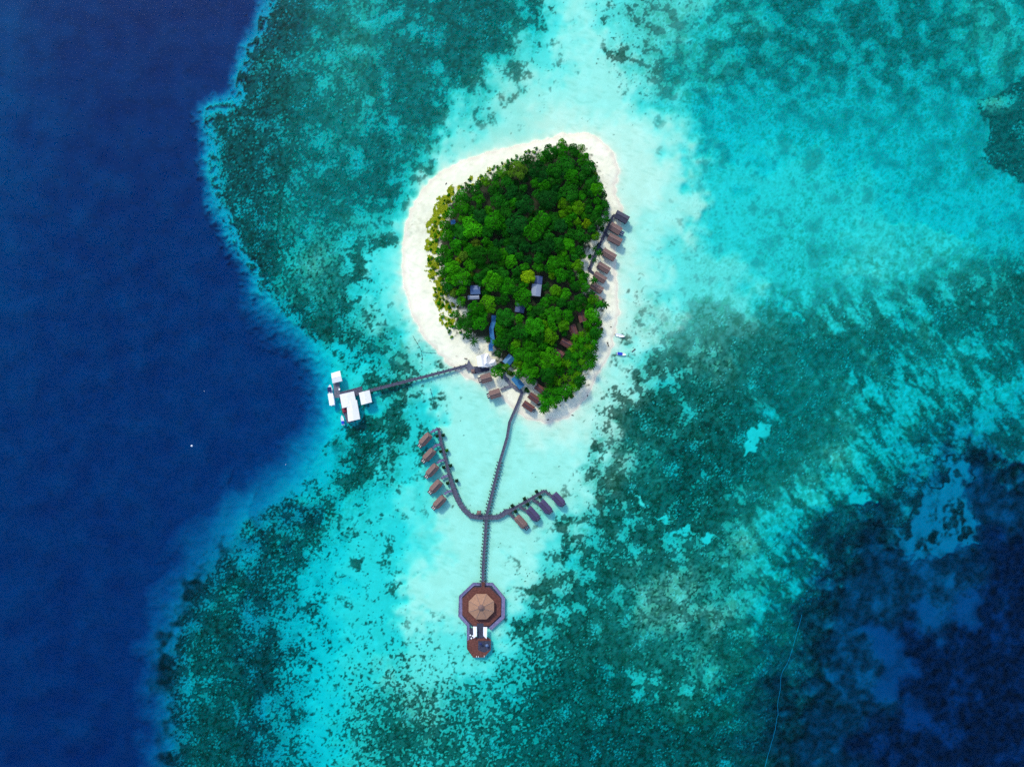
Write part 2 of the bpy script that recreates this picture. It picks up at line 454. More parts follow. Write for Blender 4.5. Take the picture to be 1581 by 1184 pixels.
cv = np.clip(cov + np.where(cov > .3, dk, 0) + np.where(cov > .2, (.10 * big + .05 * iso_c) * (1 - .7 * smooth(UU, 930, 1050) * (1 - smooth(VV, 430, 540))), 0), 0, 1)
cvb = np.where(cv < .03, 0, cv)
soft = .19 + .36 * deepm + .14 * wst
coral = smooth(cvb * 1.12 + .06 * (cvb > .25) - nr, -soft * .55, soft * .75) * (.93 + .05 * np.clip(iso_ff + iso_m, -1.5, 1.4))
coral = coral * np.where(cvb > 0, 1, 0)
# isolated dark heads on the open sand
spots = grf(5.5, .35, seed=51); lone = smooth(spots + .55 * iso_c, 2.75, 3.15) * smooth(cov, .015, .1)
few = smooth(grf(7, .3, seed=52) + .3 * iso_c, 3.3, 3.6)
coral = np.maximum(coral, np.maximum(lone * .95, few * .85 * (s_rf < -20)))
for x, y, r in ((1195,184,3.2),(1228,238,2.6),(1267,251,4.2),(1153,254,3.4),(1128,84,4),(1148,70,3),(1110,126,4),(893,186,1.3),(908,182,1.3),(904,188,1.),(969,451,3.6),(932,795,5.5),(472,1043,3.2),(885,737,1.6),(951,816,1.5),(714,672,2),(697,783,3),(855,810,3),(522,690,12),(1040,459,2),(986,426,2)):
    big = .8 if r < 10 else .55
    coral = np.maximum(coral, big * (1 - smooth(np.hypot(wu - x, wv - y), r * .6, r * (1.25 if r < 10 else 1.6))))
coral = np.maximum(coral, stroke * .95)
# sand pockets and bleached tips inside the coral
fl = .9 * grf(4.2, .8, seed=61) + .5 * iso_m + .75 * iso_c - .35
coral = coral * (1 - .62 * smooth(fl, 1.25, 2.0) * (1 - deepm))
fleck = smooth(grf(4.6, .6, seed=62) + .5 * iso_c, 2.2, 3.0) * (cov > .3) * (1 - deepm)
def blur(f, sg): return np.fft.ifft2(np.fft.fft2(f) * np.exp(-2 * (np.pi * sg) ** 2 * (FX ** 2 + FY ** 2))).real
vdeep = smooth(dep, 7.3, 10.0); dep_b = blur(dep, 5.0)
coral = coral * (1 - vdeep) + np.clip(blur(coral, 2.4) * .76 + .04 * iso_m, 0, 1) * vdeep
dep = np.where(s_sm > -40, dep, dep * (1 - vdeep) + dep_b * vdeep)
land = d_sh > 0
near = smooth(-d_sh, 2, 9)
coral = coral * near
rub = rub * (1 - smooth(s_rf, -25, -5))
rubm = np.clip(rub * (.8 + .45 * iso_m + .3 * iso_f), 0, 1)
coral = coral * (1 - .55 * rub * smooth(iso_f + .5 * iso_ff, -.9, .5))
coral = np.maximum(coral, kw * .0)
dep = dep * (1 - rub) + np.minimum(dep, .75 + .9 * (1 - rub)) * rub
wne = smooth(UU, 930, 1060) * (1 - smooth(VV + .25 * (UU - 1200), 440, 540)) * (1 - kw)
wnw = smooth(UU, 420, 480) * (1 - smooth(UU, 800, 860)) * (1 - smooth(VV, 330, 420))
cs = blur(coral, 2.0)
coral = coral * (1 - .34 * wst * (1 - deepm)) + .22 * cs * wst * (1 - deepm)
coral = coral * (1 - (.58 - .26 * (1 - smooth(VV, 90, 210))) * wne) + (.10 * cs + .02) * wne * smooth(-d_sh, 60, 120)
coral = coral * (1 - .25 * wnw) + .14 * wnw * cs
# mid tones: thin algae film and sea-grass haze over the lagoon sand
film = np.clip(smooth(cov, .05, .45) * (.28 + .16 * iso_m + .12 * iso_f + .1 * iso_ff), 0, .8)
rip = grf(8, .5, R(18), 3.2, 91); film = np.clip(film + (wne * smooth(-d_sh, 70, 140) * (.13 + .07 * iso_c + .09 * iso_m + .10 * iso_f + .06 * iso_ff) + wnw * .12 + wst * (1 - deepm) * (.12 + .06 * st_m + .05 * iso_f)), 0, .8); film = np.maximum(film, .16 * smooth(rip + .5 * iso_c, .6, 2.2)); film = np.maximum(film, .35 * kw)

out_d = np.clip(-d_sh, 0, None)
ramp = 1 - np.exp(-out_d / 8.0)
zsea = -(dep * ramp + .085 * smooth(out_d, -.5, 3.5))
relief = coral * (.22 + .10 * iso_f + .10 * iso_ff) * np.clip(dep, 0, 2.0) * .5
zsea = zsea + np.minimum(relief, np.maximum(-zsea - .12, 0) * .6) + .012 * iso_f * np.clip(dep, 0, 3)
zland = 1.7 * (1 - np.exp(-np.clip(d_sh, 0, None) * S / 9.0)) + .03 * iso_m * smooth(d_sh, 3, 15) + .015 * iso_f * smooth(d_sh, 2, 10)
ZZ = np.where(land, zland, zsea)
# forest floor litter
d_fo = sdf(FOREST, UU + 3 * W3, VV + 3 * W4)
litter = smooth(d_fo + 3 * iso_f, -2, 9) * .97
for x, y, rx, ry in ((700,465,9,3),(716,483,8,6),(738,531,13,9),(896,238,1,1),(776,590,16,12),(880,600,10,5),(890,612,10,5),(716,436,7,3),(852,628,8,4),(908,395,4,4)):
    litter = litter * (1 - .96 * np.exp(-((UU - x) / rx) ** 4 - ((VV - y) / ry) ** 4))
strand = np.clip(.55 * np.exp(-((d_sh - 9 + 2.2 * W3) / 1.3) ** 2) + .35 * np.exp(-((d_sh - 15 + 3 * W4) / 1.2) ** 2), 0, 1) * smooth(iso_m + .5 * iso_f, -.4, 1.2)
fringe = smooth(d_fo + 14 + 5 * iso_m, 0, 10) * (1 - smooth(d_fo, -2, 4)) * (UU < 720) * (VV < 500)

# ------------------------------------------------------------------ ground meshes: beach and seabed share one sheet of points
K = 14
def ext(a, n):
    st = STEP; lo = []; hi = []; x0, x1 = a[0], a[-1]
    for i in range(n):
        st *= 1.75; x0 -= st; x1 += st; lo.append(x0); hi.append(x1)
    return np.concatenate([np.array(lo[::-1]), a, np.array(hi)])
ue, ve = ext(us, K), ext(vs_, K)
UE, VE = np.meshgrid(ue, ve)
pad = lambda f: np.pad(f, K, mode='edge')
ZE = pad(ZZ)
kk = S * (H - ZE) / H
XE = (UE - CX) * kk; YE = (CY - VE) * kk
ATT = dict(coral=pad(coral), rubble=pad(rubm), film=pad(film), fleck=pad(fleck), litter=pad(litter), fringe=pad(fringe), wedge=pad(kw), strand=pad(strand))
nv, nu = ZE.shape
idx = np.arange(nv * nu).reshape(nv, nu)
quads = np.stack([idx[1:, :-1], idx[1:, 1:], idx[:-1, 1:], idx[:-1, :-1]], -1).reshape(-1, 4)
zq = ZE.reshape(-1)[quads].mean(1)
CO = np.stack([XE, YE, ZE], -1).reshape(-1, 3)

def np_mesh(name, q, mat):
    used = np.zeros(len(CO), bool); used[q.reshape(-1)] = True
    remap = np.cumsum(used) - 1
    q = remap[q]; co = CO[used]
    me = bpy.data.meshes.new(name)
    me.vertices.add(len(co)); me.vertices.foreach_set('co', co.astype(np.float32).reshape(-1))
    me.loops.add(q.size); me.loops.foreach_set('vertex_index', q.astype(np.int32).reshape(-1))
    me.polygons.add(len(q)); me.polygons.foreach_set('loop_start', np.arange(0, q.size, 4, dtype=np.int32))
    me.polygons.foreach_set('use_smooth', np.ones(len(q), bool))
    for k, f in ATT.items():
        a = me.attributes.new(k, 'FLOAT', 'POINT'); a.data.foreach_set('value', f.reshape(-1)[used].astype(np.float32))
    me.update(calc_edges=True); me.materials.append(mat)
    o = bpy.data.objects.new(name, me); C.objects.link(o); return o

def ground_mat():
    m, nt, out = new_mat('reef_and_sand')
    L = nt.links.new
    b = N(nt, 'ShaderNodeBsdfPrincipled', Roughness=.95); b.inputs['Specular IOR Level'].default_value = .05
    g = N(nt, 'ShaderNodeNewGeometry')
    def att(n): return N(nt, 'ShaderNodeAttribute', attribute_name=n).outputs['Fac']
    def noise(sc, det=4, rough=.6):
        n = N(nt, 'ShaderNodeTexNoise', Scale=sc, Detail=det, Roughness=rough); L(g.outputs['Position'], n.inputs['Vector']); return n.outputs[0]
    def rng(x, a, b_, c, d):
        r = N(nt, 'ShaderNodeMapRange'); L(x, r.inputs[0])
        for i, v in enumerate((a, b_, c, d)): r.inputs[i + 1].default_value = v
        return r.outputs[0]
    def mul(x, y):
        n = N(nt, 'ShaderNodeMath', operation='MULTIPLY'); L(x, n.inputs[0])
        if hasattr(y, 'is_linked'): L(y, n.inputs[1])
        else: n.inputs[1].default_value = y
        return n.outputs[0]
    sand = mixc(nt, rng(noise(.12, 6), .35, .65, 0, 1), (.83, .805, .61), (.75, .725, .53))
    sand = mixc(nt, mul(rng(noise(1.1, 3, .7), .45, .75, 0, 1), .35), sand, (.64, .63, .49))
    algae = mixc(nt, rng(noise(.5, 4), .35, .65, 0, 1), (.15, .32, .19), (.25, .36, .20))
    c = mixc(nt, att('film'), sand, algae)
    tan = mixc(nt, rng(noise(.55, 5, .7), .35, .65, 0, 1), (.50, .44, .27), (.25, .28, .17))
    c = mixc(nt, att('rubble'), c, tan)
    cor = mixc(nt, rng(noise(.3, 6, .7), .35, .65, 0, 1), (.004, .032, .019), (.016, .064, .031))
    cor = mixc(nt, mul(rng(noise(.06, 3), .45, .7, 0, 1), .5), cor, (.045, .072, .034))
    cor = mixc(nt, mul(att('wedge'), .8), cor, (.16, .10, .07))
    c = mixc(nt, att('coral'), c, cor)
    c = mixc(nt, mul(att('fleck'), .7), c, (.7, .72, .62))
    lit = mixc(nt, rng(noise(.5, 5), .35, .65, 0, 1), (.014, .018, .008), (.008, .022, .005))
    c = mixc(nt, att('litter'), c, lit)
    fr = mixc(nt, rng(noise(.45, 5, .7), .4, .6, 0, 1), (.62, .56, .42), (.24, .24, .05))
    c = mixc(nt, mul(att('fringe'), rng(noise(.35, 5, .75), .42, .58, 0, 1)), c, fr)
    sp = N(nt, 'ShaderNodeSeparateXYZ'); L(g.outputs['Position'], sp.inputs[0])
    wetf = mul(rng(sp.outputs[2], .0, .05, 0, 1), rng(sp.outputs[2], .12, .5, 1, 0))
    c = mixc(nt, mul(wetf, .55), c, (.60, .50, .40))
    c = mixc(nt, mul(att('strand'), rng(noise(.7, 5, .75), .45, .62, 0, 1)), c, (.36, .29, .22))
    L(c, b.inputs['Base Color']); L(b.outputs[0], out.inputs[0])
    return m
GM = ground_mat()
tag(np_mesh('beach', quads[zq > 0], GM), kind='structure')
tag(np_mesh('seabed', quads[zq <= 0], GM), kind='structure')

def gz(x, y):
    """ground height under a world point"""
    h = 1.5
    for _ in range(2):
        k = S * (H - h) / H
        u = CX + x / k; v = CY - y / k
        i = int(np.clip(round((v - V0) / STEP), 0, NV - 1)); j = int(np.clip(round((u - U0) / STEP), 0, NU - 1))
        h = float(ZZ[i, j])
    return h

# ------------------------------------------------------------------ water: a clear body that absorbs red first
def water_mat():
    m, nt, out = new_mat('clear_sea_water'); L = nt.links.new
    g = N(nt, 'ShaderNodeNewGeometry')
    mp = N(nt, 'ShaderNodeMapping'); mp.inputs['Scale'].default_value = (.55, 1.5, 1); mp.inputs['Rotation'].default_value = (0, 0, R(-12))
    L(g.outputs['Position'], mp.inputs[0])
    nz = N(nt, 'ShaderNodeTexNoise', Scale=.55, Detail=5, Roughness=.6); L(mp.outputs[0], nz.inputs['Vector'])
    bp = N(nt, 'ShaderNodeBump', Strength=.22, Distance=.3); L(nz.outputs[0], bp.inputs['Height'])
    tr = N(nt, 'ShaderNodeBsdfTransparent')
    gl = N(nt, 'ShaderNodeBsdfGlossy', Roughness=.03); L(bp.outputs[0], gl.inputs['Normal'])
    lw = N(nt, 'ShaderNodeLayerWeight', Blend=.5); L(bp.outputs[0], lw.inputs['Normal'])
    pw = N(nt, 'ShaderNodeMath', operation='POWER'); L(lw.outputs['Facing'], pw.inputs[0]); pw.inputs[1].default_value = 5
    fr = N(nt, 'ShaderNodeMapRange'); L(pw.outputs[0], fr.inputs[0]); fr.inputs[3].default_value = .010
    mx = N(nt, 'ShaderNodeMixShader'); L(fr.outputs[0], mx.inputs[0]); L(tr.outputs[0], mx.inputs[1]); L(gl.outputs[0], mx.inputs[2])
    L(mx.outputs[0], out.inputs['Surface'])
    ab = N(nt, 'ShaderNodeVolumeAbsorption')
    ab.inputs['Color'].default_value = (0.0, .9195, .9615, 1); ab.inputs['Density'].default_value = 1.15
    L(ab.outputs[0], out.inputs['Volume'])
    return m
wm = MB(); E = 9000
wm.box((0, 0, -60), (2 * E, 2 * E, 120))
water = wm.build('water', water_mat()); tag(water, kind='structure')

# ------------------------------------------------------------------ walkways and decks
def offset_line(pts, w):
    n = len(pts); L = []; Rr = []
    for i in range(n):
        p = Vector(pts[i])
        a = (p - Vector(pts[i - 1])).normalized() if i else None
        b = (Vector(pts[i + 1]) - p).normalized() if i < n - 1 else None
        d = a if b is None else b if a is None else (a + b).normalized()
        k = 1.0 if a is None or b is None else 1 / max(.6, d.dot(b))
        ww = w[i] if isinstance(w, (list, tuple)) else w
        nrm_ = Vector((-d.y, d.x)) * ww * .5 * k
        L.append(p + nrm_); Rr.append(p - nrm_)
    return L, Rr

def ribbon(pts, w, z, th=.22):
    mb = MB(); L, Rr = offset_line(pts, w); n = len(pts); vs = []
    for i in range(n):
        zz = z[i] if isinstance(z, (list, tuple)) else z
        vs += [(L[i].x, L[i].y, zz), (Rr[i].x, Rr[i].y, zz), (L[i].x, L[i].y, zz - th), (Rr[i].x, Rr[i].y, zz - th)]
    fs = []
    for i in range(n - 1):
        a, b = 4 * i, 4 * i + 4
        fs += [(a, a + 1, b + 1, b), (a + 2, b + 2, b + 3, a + 3), (a, b, b + 2, a + 2), (a + 1, a + 3, b + 3, b + 1)]
    fs += [(0, 2, 3, 1), (4 * n - 4, 4 * n - 3, 4 * n - 1, 4 * n - 2)]
    return mb.add(vs, fs)

def along(pts, step, start=0.0, end=0.0):
    pts = [Vector(p) for p in pts]; tot = sum((pts[i + 1] - pts[i]).length for i in range(len(pts) - 1))
    s = start; out = []
    while s <= tot - end + 1e-6:
        r = s
        for i in range(len(pts) - 1):
            l = (pts[i + 1] - pts[i]).length
            if r <= l or i == len(pts) - 2:
                d = (pts[i + 1] - pts[i]).normalized(); out.append((pts[i] + d * r, d)); break
            r -= l
        s += step
    return out

def rail_mesh(line, z, post=2.4, hgt=.95, r=.05):
    mb = MB(); ln = [(p[0], p[1]) for p in line]
    for i in range(len(ln) - 1):
        mb.tube((*ln[i], z + hgt), (*ln[i + 1], z + hgt), r, n=4)
        mb.tube((*ln[i], z + hgt * .5), (*ln[i + 1], z + hgt * .5), r * .7, n=4)
    for p, d in along(ln, post, .3): mb.tube((p.x, p.y, z), (p.x, p.y, z + hgt), r * 1.2, n=4)
    return mb

def walkway(name, pxs, w, z, label, group=None, mat='deck', bents=4.0, over=.25, rails=True, start=1.0, end=1.0, every=None, rail_inset=.1):
    pts = [P(x, y, z) for x, y in pxs]
    o = Vector((*pts[0], 0)); root = empty(name, o, 0, label, 'walkway', group)
    lp = [(p[0] - o.x, p[1] - o.y) for p in pts]
    ribbon(lp, w, z).build('deck', M[mat], root)
    wm_ = w if not isinstance(w, (list, tuple)) else None
    if rails:
        ww = [x - rail_inset for x in w] if isinstance(w, (list, tuple)) else w - rail_inset
        L, Rr = offset_line(lp, ww)
        for side in (L, Rr): rail_mesh(side, z).build('railing', M['rail'], root)
    if bents:
        spots = along(lp, bents, start, end) if every is None else every(lp)
        for p, d in spots:
            if isinstance(w, (list, tuple)):
                q = min(range(len(lp)), key=lambda i: (Vector(lp[i]) - p).length); hw = w[q] / 2
            else: hw = w / 2
            n = Vector((-d.y, d.x)); ov = over * random.uniform(.7, 1.25) if over > .3 else over
            zb = gz(o.x + p.x, o.y + p.y) - .4
            mb = MB()
            a = p + n * (hw + ov); b = p - n * (hw + ov)
            mb.box((p.x, p.y, z - .34), (2 * (hw + ov), .42, .22), math.atan2(n.y, n.x))
            for q in (a, b): mb.tube((q.x, q.y, zb), (q.x, q.y, z + (.35 if over > .3 else -.25)), .24, n=6)
            mb.build('pier_bent', M['pile'], root)
    return root

# the long central pier from the island to the round pavilion
PIER = [(806.5,604.7),(798.8,624.4),(786.7,651.9),(783,675),(772.3,710.8),(761.7,753.4),(754.6,782),(751,797),(749.5,825),(747.5,850),(746,878),(745.5,905)]
def pier_bents(lp):
    a = along(lp, 4.6, 2.0, 130.0)[:]
    out = [q for i, q in enumerate(a) if i % 3 == 0]
    out += along(lp, 2.05, 46.0, 1.0)
    return out[:96]
walkway('long_pier', PIER, 1.75, 2.0, 'long straight wooden pier running from the island to the round pavilion', over=.9, every=pier_bents)

# curved villa walkway
CURVE = [(677.2,660.5),(681,682.5),(687.3,705.5),(692.6,728.6),(697.5,746),(701,756),(705,767.5),(711.5,779.5),(718,788),(727.5,796.2),(738,797.8),(750,798.2),(760,798.4),(768.8,797.9),(776,794),(782,789.5),(786.5,788.2),(798,782),(813,773.5),(828,764.5),(840.5,757)]
CW = [1.5,1.5,1.5,1.6,2.3,2.8,2.9,2.9,2.8,2.8,2.7,2.7,2.7,2.8,2.8,3.4,2.4,1.7,1.6,1.6,1.6]
walkway('villa_walkway', CURVE, CW, 1.9, 'curved U shaped wooden walkway linking the two rows of water villas', bents=3.2, over=.3, mat='deck')
rx, ry = P(739.6, 791.8, 4)
g = empty('pavilion_hut', (rx, ry, 0), 0, 'tiny square brown roofed shelter on the bend of the curved walkway', 'shelter')
mb = MB()
mb.gable(2.6, 2.5, 3.6, 4.6, hip=1.25, t=.12); mb.build('roof', M['thatch'], g)
MB().box((0, 0, 1.85), (2.2, 2.2, .2)).build('deck', M['deck'], g)
for sx in (-.95, .95):
    for sy in (-.95, .95): MB().tube((sx, sy, -2), (sx, sy, 3.7), .08).build('post', M['pile'], g)

# ------------------------------------------------------------------ water villas and huts
def make_villa(name, L, W, roofm, ridgem, deckz=1.8, eave=4.3, top=6.1, floor_z=-2.5, hip=1.35, terrace=1.9, terr_m='deck', side=True):
    root = empty(name, (0, 0, 0))
    rf = MB().gable(L, W, eave, top, hip=hip, t=.2, sag=.03, endw=.7 if hip > .4 else 1.0).build('roof', M[roofm], root)
    MB().box((0, 0, top + .04), (L - 2 * hip, .38, .16)).build('ridge_cap', M[ridgem], rf)
    wl, ww = L - 1.5, W - 1.2
    wallm = MB()
    zc, hh = (deckz + eave + .25) / 2, eave + .25 - deckz
    wallm.box((0, ww / 2 - .06, zc), (wl, .12, hh)).box((0, -ww / 2 + .06, zc), (wl, .12, hh))
    wallm.box((wl / 2 - .06, 0, zc), (.12, ww - .25, hh)).box((-wl / 2 + .06, 0, zc), (.12, ww - .25, hh))
    wallm.build('wall', M['wall'], root)
    MB().box((-wl / 2 - .02, .3, deckz + 1.05), (.06, 1.0, 2.0)).build('door', M['door'], root)
    for sy in (-1, 1): MB().box((.6, sy * (ww / 2 + .02), deckz + 1.3), (1.6, .06, 1.1)).build('window', M['glass'], root)
    MB().box((wl / 2 + .02, 0, deckz + 1.05), (.06, 1.9, 2.0)).build('window', M['glass'], root)
    MB().box((0, 0, deckz - .13), (L - .7, W - .5, .24)).build('deck', M['deck'], root)
    if terrace:
        tl = terrace + .6; tx = L / 2 - .35 + tl / 2
        MB().box((tx, 0, deckz - .32), (tl, W * .62, .2)).build('terrace', M[terr_m], root)
        rl = rail_mesh([(tx - tl / 2, W * .3), (tx + tl / 2 - .05, W * .3), (tx + tl / 2 - .05, -W * .3), (tx - tl / 2, -W * .3)], deckz - .22, 1.2, .8, .06)
        rl.build('railing', M['rail'], root)
        lg = MB()
        for sy in (-.55, .55): lg.box((tx + .25, sy, deckz + .05), (1.5, .55, .16)).box((tx - .45, sy, deckz + .28), (.35, .55, .4))
        lg.build('sun_bed', M['cream'], root)
    for sx in (-.42, 0, .42):
        for sy in (-.38, .38): MB().tube((sx * L, sy * W, floor_z), (sx * L, sy * W, deckz - .2), .14).build('stilt', M['pile'], root)
    return root

def place(root, px, py, rz, h, label, group, cat='water villa'):
    x, y = P(px, py, h); root.location = (x, y, 0); root.rotation_euler = (0, 0, R(rz)); tag(root, label, cat, group)
    return root

proto = make_villa('water_villa', 8.7, 4.9, 'thatch', 'ridge')
rowA = [(656.5,678.4,228,'the free end of'),(662.3,702.3,227,'second from the free end of'),(667,726.3,228,'in the middle of'),(672.6,751,227,'fourth from the free end of'),(678.4,775.2,226,'the pier end of')]
for i, (x, y, a, lb) in enumerate(rowA):
    o = proto if i == 0 else copy_tree(proto)
    pos = {0: 'at the free end of', 4: 'at the pier end of'}.get(i, lb)
    place(o, x, y, a, 5, f'brown roofed water villa {pos} the row of five', 'five brown villas west of the lagoon')
o = copy_tree(proto)
place(o, 804.3, 806, -48, 5, 'only brown roofed water villa in the row of four beyond the pier', 'four villas east of the lagoon')
pp = make_villa('water_villa', 8.9, 5.2, 'thatch_purple', 'ridge_dark', hip=.5, terrace=.8)
for i, (x, y, a, lb) in enumerate([(822.8,794,-48,'dark purple roofed water villa beside the brown roofed one'),(842,783,-48,'middle one of three dark purple roofed water villas'),(862,771.5,-48,'dark purple roofed water villa at the outer tip of the walkway')]):
    o = pp if i == 0 else copy_tree(pp)
    place(o, x, y, a, 5, lb, 'four villas east of the lagoon')

def make_hut(roofm, ridgem, L, W, terrace, terr_m='deck', z=1.2):
    return make_villa('beach_hut', L, W, roofm, ridgem, deckz=1.2 + z, eave=3.6 + z, top=5.0 + z, floor_z=-.4, hip=.25, terrace=terrace, terr_m=terr_m)
def hut(px, py, rz, label, roofm='thatch', ridgem='ridge', L=8.6, W=4.7, terrace=.0, terr_m='deck_dark', group='beach huts along the shore'):
    key = (roofm, L, W, terrace, terr_m)
    if key in KIDS: o = copy_tree(KIDS[key])
    else: o = make_hut(roofm, ridgem, L, W, terrace, terr_m); KIDS[key] = o
    return place(o, px, py, rz, 5.5, label, group, 'beach hut')
HUTS = []
hut(960.4,334.6,-29,'dark grey roofed hut over the water at the head of the beach row','thatch_grey','ridge_dark',8.8,4.9)
hut(950.5,352.6,-31,'brown beach hut with a blue green deck on its seaward end','thatch','ridge',7.6,4.9,2.1,'tin_teal')
hut(949.8,369.4,-28,'brown beach hut next to the one with the blue green deck')
hut(940.6,393,-31,'brown beach hut beside a small palm and a boardwalk spur', L=8.8)
hut(932.2,413,-31,'brown beach hut fifth from the dark roofed one on the sand', L=8.2, W=4.3)
hut(926.5,428,-31,'brown beach hut at the lower end of the boardwalk', L=8.2, W=4.3)
hut(921.5,444,-31,'brown beach hut half under a small round tree', L=8.2, W=4.3)
hut(921.5,460.5,-31,'brown beach hut almost hidden beneath the beach trees', L=6.4, W=4.0)
GR2 = 'huts hidden among the palms'
hut(898.5,488,-75,'brown hut in the palm grove highest up the shore','thatch_red','ridge_dark',7.6,4.6,group=GR2)
hut(885.5,510.5,-70,'brown hut in the palm grove below the uppermost one','thatch_red','ridge_dark',7.6,4.6,group=GR2)
hut(875,530,-28,'brown hut in the middle of the palm grove','thatch_red','ridge_dark',7.6,4.6,group=GR2)
hut(861.5,545,-30,'brown hut in the palm grove deepest under the trees','thatch_red','ridge_dark',7.6,4.6,group=GR2)
hut(834,600.5,-35,'red brown hut mostly covered by palms behind the two red roofed huts','thatch_red','ridge_dark',6.6,3.8,group='red brown huts by the pier')
hut(824.6,614.5,-35,'dark red roofed hut touching the palm trees by the pier','thatch_red','ridge_dark',7.4,4.2,group='red brown huts by the pier')
hut(815.6,627.3,-34,'dark red roofed hut with small dark deck nearest the pier on the sand','thatch_red','ridge_dark',7.4,4.2,1.3,group='red brown huts by the pier')
hut(750.6,583.8,196,'square brown hut with dark deck below the white roofed reception','thatch','ridge',6.6,5.4,1.6,group='two square huts by the lagoon')
hut(764.2,608,197,'square brown hut at the end of a spur on the waterline','thatch','ridge',6.9,5.4,1.4,group='two square huts by the lagoon')

# spurs
for pts, lb in (([(677,661.5),(664.5,667.5)],'short walkway to the villa at the free end of the row of five'),([(681,686),(674,687),(668.5,691.5)],'short bent walkway to the second of five brown villas'),
    ([(687.5,709.5),(680,711),(674.5,715)],'short walkway to the middle one of five brown villas'),([(693.5,733.5),(686,735.5),(681,739)],'short walkway to the fourth of five brown villas'),
    ([(700,757),(692,758.5),(686,763)],'short walkway to the brown villa at the pier end of the row')):
    walkway('villa_spur', pts, 1.5, 1.75, lb, 'spurs to the five brown villas', mat='deck_lilac', bents=2.5, rails=True)
for pts, lb in (([(785.5,791),(795,800.5)],'short walkway to the single brown villa of the row of four'),([(802,782),(814,789)],'short walkway to the first dark purple villa'),
    ([(822,770.5),(833,777.5)],'short walkway to the middle dark purple villa'),([(840,757),(854.5,767.5)],'short walkway to the dark purple villa at the tip')):
    walkway('villa_spur', pts, 1.5, 1.75, lb, 'spurs to the four villas', mat='deck', bents=2.5, rails=True)

# beach boardwalks
walkway('boardwalk', [(951,332),(946.5,334),(940,347),(933,363),(921.6,386),(914.5,403),(909,418)], 1.5, 2.5, 'narrow dark boardwalk behind the row of beach huts', mat='deck_dark', bents=4, rails=False)
for pts, lb in (([(933.5,361.5),(940.5,365)],'dark boardwalk spur to the third beach hut'),([(924.5,382),(933,388)],'dark boardwalk spur to the fourth beach hut beside a palm'),([(909.5,416.5),(917,422)],'dark boardwalk spur at the lower end of the beach boardwalk')):
    walkway('boardwalk_spur', pts, 1.3, 2.42, lb, 'boardwalk spurs to beach huts', mat='deck_dark', bents=3, rails=False, start=.5, end=.3)
walkway('boardwalk', [(775,577),(789,593.5),(797,600),(806,605)], 2.0, 1.96, 'slate boardwalk from the reception down to the head of the long pier', mat='deck_slate', bents=4, rails=False)
walkway('boardwalk_spur', [(789,595.5),(772.5,602)], 1.4, 1.9, 'slate boardwalk spur over the sand to the square hut', mat='deck_slate', bents=3, rails=False)

# plants standing in the water beside the walkway: square planter on legs with a clipped shrub
def leaf_cloud(name, lobes, nface, size, mat, parent, seed, up=.35, tone=(.75, 1.25)):
    rg = np.random.default_rng(seed)
    cs = np.array([l[:3] for l in lobes]); rs = np.array([l[3] for l in lobes])
    V = []; F = []; T = []; prob = rs ** 2 / (rs ** 2).sum()
    tl = rg.uniform(tone[0], tone[1], len(lobes))
    cnt = 0; tries = 0
    while cnt < nface and tries < nface * 6:
        tries += 1
        i = rg.choice(len(lobes), p=prob)
        d = rg.standard_normal(3); d /= np.linalg.norm(d)
        if d[2] < -.55: d[2] *= -1
        p = cs[i] + d * rs[i] * rg.uniform(.86, 1.06)
        if np.any(np.linalg.norm((cs - p), axis=1) < rs * .8): continue
        n = d + rg.standard_normal(3) * .42 + np.array([0, 0, up]); n /= np.linalg.norm(n)
        a = np.cross(n, rg.standard_normal(3)); a /= np.linalg.norm(a); b = np.cross(n, a)
        s = size * rg.uniform(.6, 1.35); e = s * rg.uniform(.45, .8)
        o = len(V)
        V += [tuple(p - a * s * .55), tuple(p - b * e * .5 + a * s * .1), tuple(p + a * s * .6), tuple(p + b * e * .5 + a * s * .05)]
        F.append((o, o + 1, o + 2, o + 3)); T.append(tl[i] * rg.uniform(.85, 1.15)); cnt += 1
    me = bpy.data.meshes.new(name); me.from_pydata(V, [], F)
    at = me.attributes.new('tone', 'FLOAT', 'FACE'); at.data.foreach_set('value', np.array(T, np.float32))
    me.materials.append(mat); me.update()
    o = bpy.data.objects.new(name, me); C.objects.link(o); o.parent = parent
    return o

def make_planter():
    g = empty('potted_shrub', (0, 0, 0))
    MB().box((0, 0, 1.55), (1.9, 1.9, .5)).build('planter_box', M['pile'], g)
    for sx in (-.8, .8):
        for sy in (-.8, .8): MB().tube((sx, sy, -2.6), (sx, sy, 1.35), .1).build('leg', M['pile'], g)
    lob = [(.45, .4, 2.3, .6), (-.45, .4, 2.35, .62), (.4, -.45, 2.25, .6), (-.4, -.4, 2.3, .6), (0, 0, 2.6, .65)]
    leaf_cloud('foliage', lob, 420, .3, M['leaf'], g, 5)
    return g
pl = make_planter()
PL = [(674.7,673,'below the first villa spur, lagoon-facing side away'),(684.2,672,''),(680.4,697,''),(689.8,695.6,''),(685,721.5,''),(695.6,719,''),(691,746,''),(705,742.4,''),(791,781,''),(796,789.6,''),(810,770,''),(814.8,778.7,''),(828.6,759,''),(834,767,'')]
PLN = ['between the walkway and the first two brown villas','on the lagoon side across from the first villa spur','between the walkway and the second and third villas','bright green one on the lagoon side of the walkway','between the walkway and the middle villa','on the lagoon side across from the middle villa','between the walkway and the fourth villa',
       'on the lagoon side where the walkway widens','on the island side near the single brown villa','beside the single brown villa of the row of four','on the island side opposite the first purple villa','beside the spur of the first purple villa','on the island side near the walkway tip','beside the spur of the middle purple villa']
